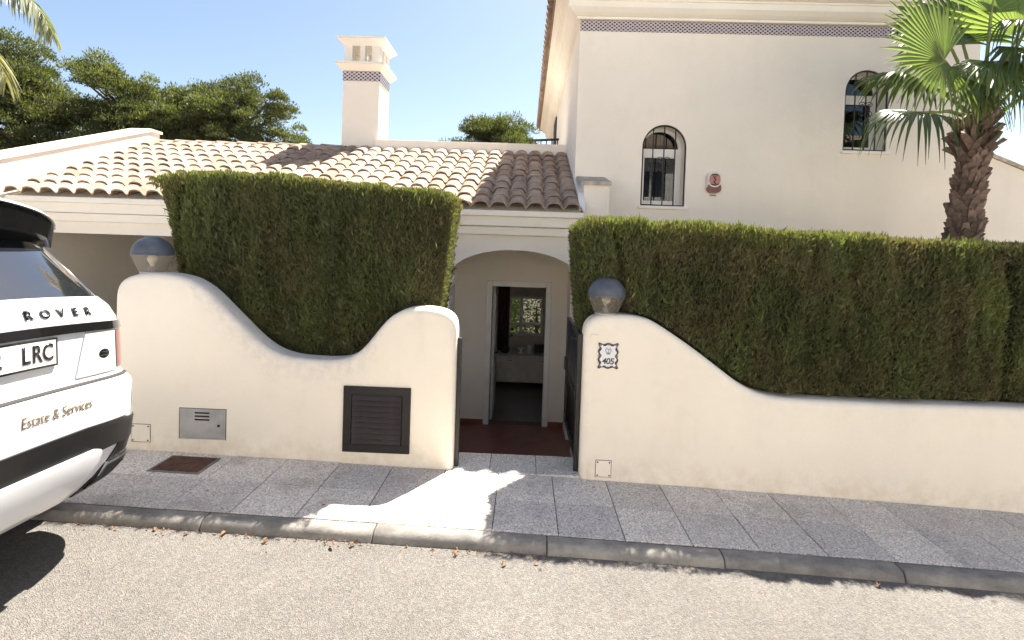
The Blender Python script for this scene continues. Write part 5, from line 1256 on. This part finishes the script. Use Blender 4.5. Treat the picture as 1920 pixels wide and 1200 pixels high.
rg = np.random.default_rng(5); n = 260; X_ = np.where(rg.random(n) < 0.7, rg.uniform(-2.6, 0.3, n), rg.uniform(-3, 5, n)); Y_ = KERB_OUT-0.008-rg.exponential(0.022, n)
P = np.stack([X_, Y_, np.array([zg(a)-DROP+0.004 for a in X_])], 1); D = unit(np.stack([rg.normal(size=n), rg.normal(size=n), rg.uniform(0, .5, n)], 1))
o = leaves('leaf_litter', P, D, rg.uniform(0.008, 0.028, n), rg.uniform(0.004, 0.012, n), M_dry, rg.uniform(0, 1, n)); tag(o, 'fine brown leaf crumbs gathered along the kerb gutter', 'leaf litter', kind='stuff')

# ================================================================== ACROSS THE STREET (unseen, added to bounce warm sunlight onto the shaded walls)
sheet('opposite_pavement', M_pave, [-5.6, -4.45, -4.34], lambda x, y: zg(x)+0.0, x0=-25, x1=25)
M_opp = stucco('bounce villa render', (0.86, 0.83, 0.78), False)  # kept whitish so the added fronts throw back more sunlight
def villa(label, x0, x1, y1, h, col):
    t = empty('bounce_villa', ((x0+x1)/2, y1-4, -0.2)); tag(t, label, 'house', 'unseen villas added for bounce light'); o_ = Vector(t.location)
    holes = []; n = max(2, int((x1-x0)/2.6)); w = (x1-x0)/n
    for k in range(n):
        xc = x0+w*(k+0.5)
        for z0, z1 in ((0.9, 2.1), (3.9, 5.1)):
            if k == n//2 and z0 < 1: holes.append([(xc-0.5, 0.0), (xc+0.5, 0.0), (xc+0.5, 2.15), (xc-0.5, 2.15)])
            else: holes.append([(xc-0.55, z0), (xc+0.55, z0), (xc+0.55, z1), (xc-0.55, z1)])
    def put(mb, nm, mat, par=t):
        q = mb.build(nm, mat, par)
        if par is t: q.location = -o_
        return q
    put(panel([(x0, -0.5), (x1, -0.5), (x1, h), (x0, h)], holes, y1-0.3, y1), 'wall', col)
    for xx in (x0, x1-0.3): put(MB().box(xx, xx+0.3, y1-8, y1-0.301, -0.5, h), 'side_wall', col)
    put(MB().box(x0+0.301, x1-0.301, y1-8, y1-7.7, -0.5, h), 'rear_wall', col)
    for hh in holes:
        (xa, za), (xb, _), (_, zb) = hh[0], hh[1], hh[2]
        f = MB()
        for q in ((xa, xa+0.07, za, zb), (xb-0.07, xb, za, zb), (xa+0.07, xb-0.07, zb-0.07, zb), (xa+0.07, xb-0.07, za, za+0.07), ((xa+xb)/2-0.035, (xa+xb)/2+0.035, za+0.07, zb-0.07)): f.box(q[0], q[1], y1-0.2, y1-0.14, q[2], q[3])
        fo = put(f, 'door' if za < 0.5 else 'window', M_white); MB().box(xa+0.05, xb-0.05, y1-0.18, y1-0.17, za+0.05, zb-0.05).build('pane', M_rearglass, fo)
    put(MB().prism([(y1+0.5, h), (y1-4, h+1.7), (y1-8.5, h), (y1-8.5, h-0.12), (y1+0.5, h-0.12)], 'x', x0-0.4, x1+0.4), 'roof', M_tile)
villa('unseen cream villa directly across the street, added for its bounce light', -4.5, 6.5, -7.0, 6.0, M_opp)
villa('unseen cream villa across the street to the left, added for its bounce light', -18, -6.2, -7.2, 6.0, M_opp)
villa('unseen cream villa across the street to the right, added for its bounce light', 8.2, 20, -7.2, 6.0, M_opp)
o = MB().bbox(-24, 24, -5.85, -5.62, -0.6, 0.95, 0.03).build('bounce_garden_wall', M_opp); tag(o, 'unseen low cream garden wall across the street, added for its bounce light', 'wall')
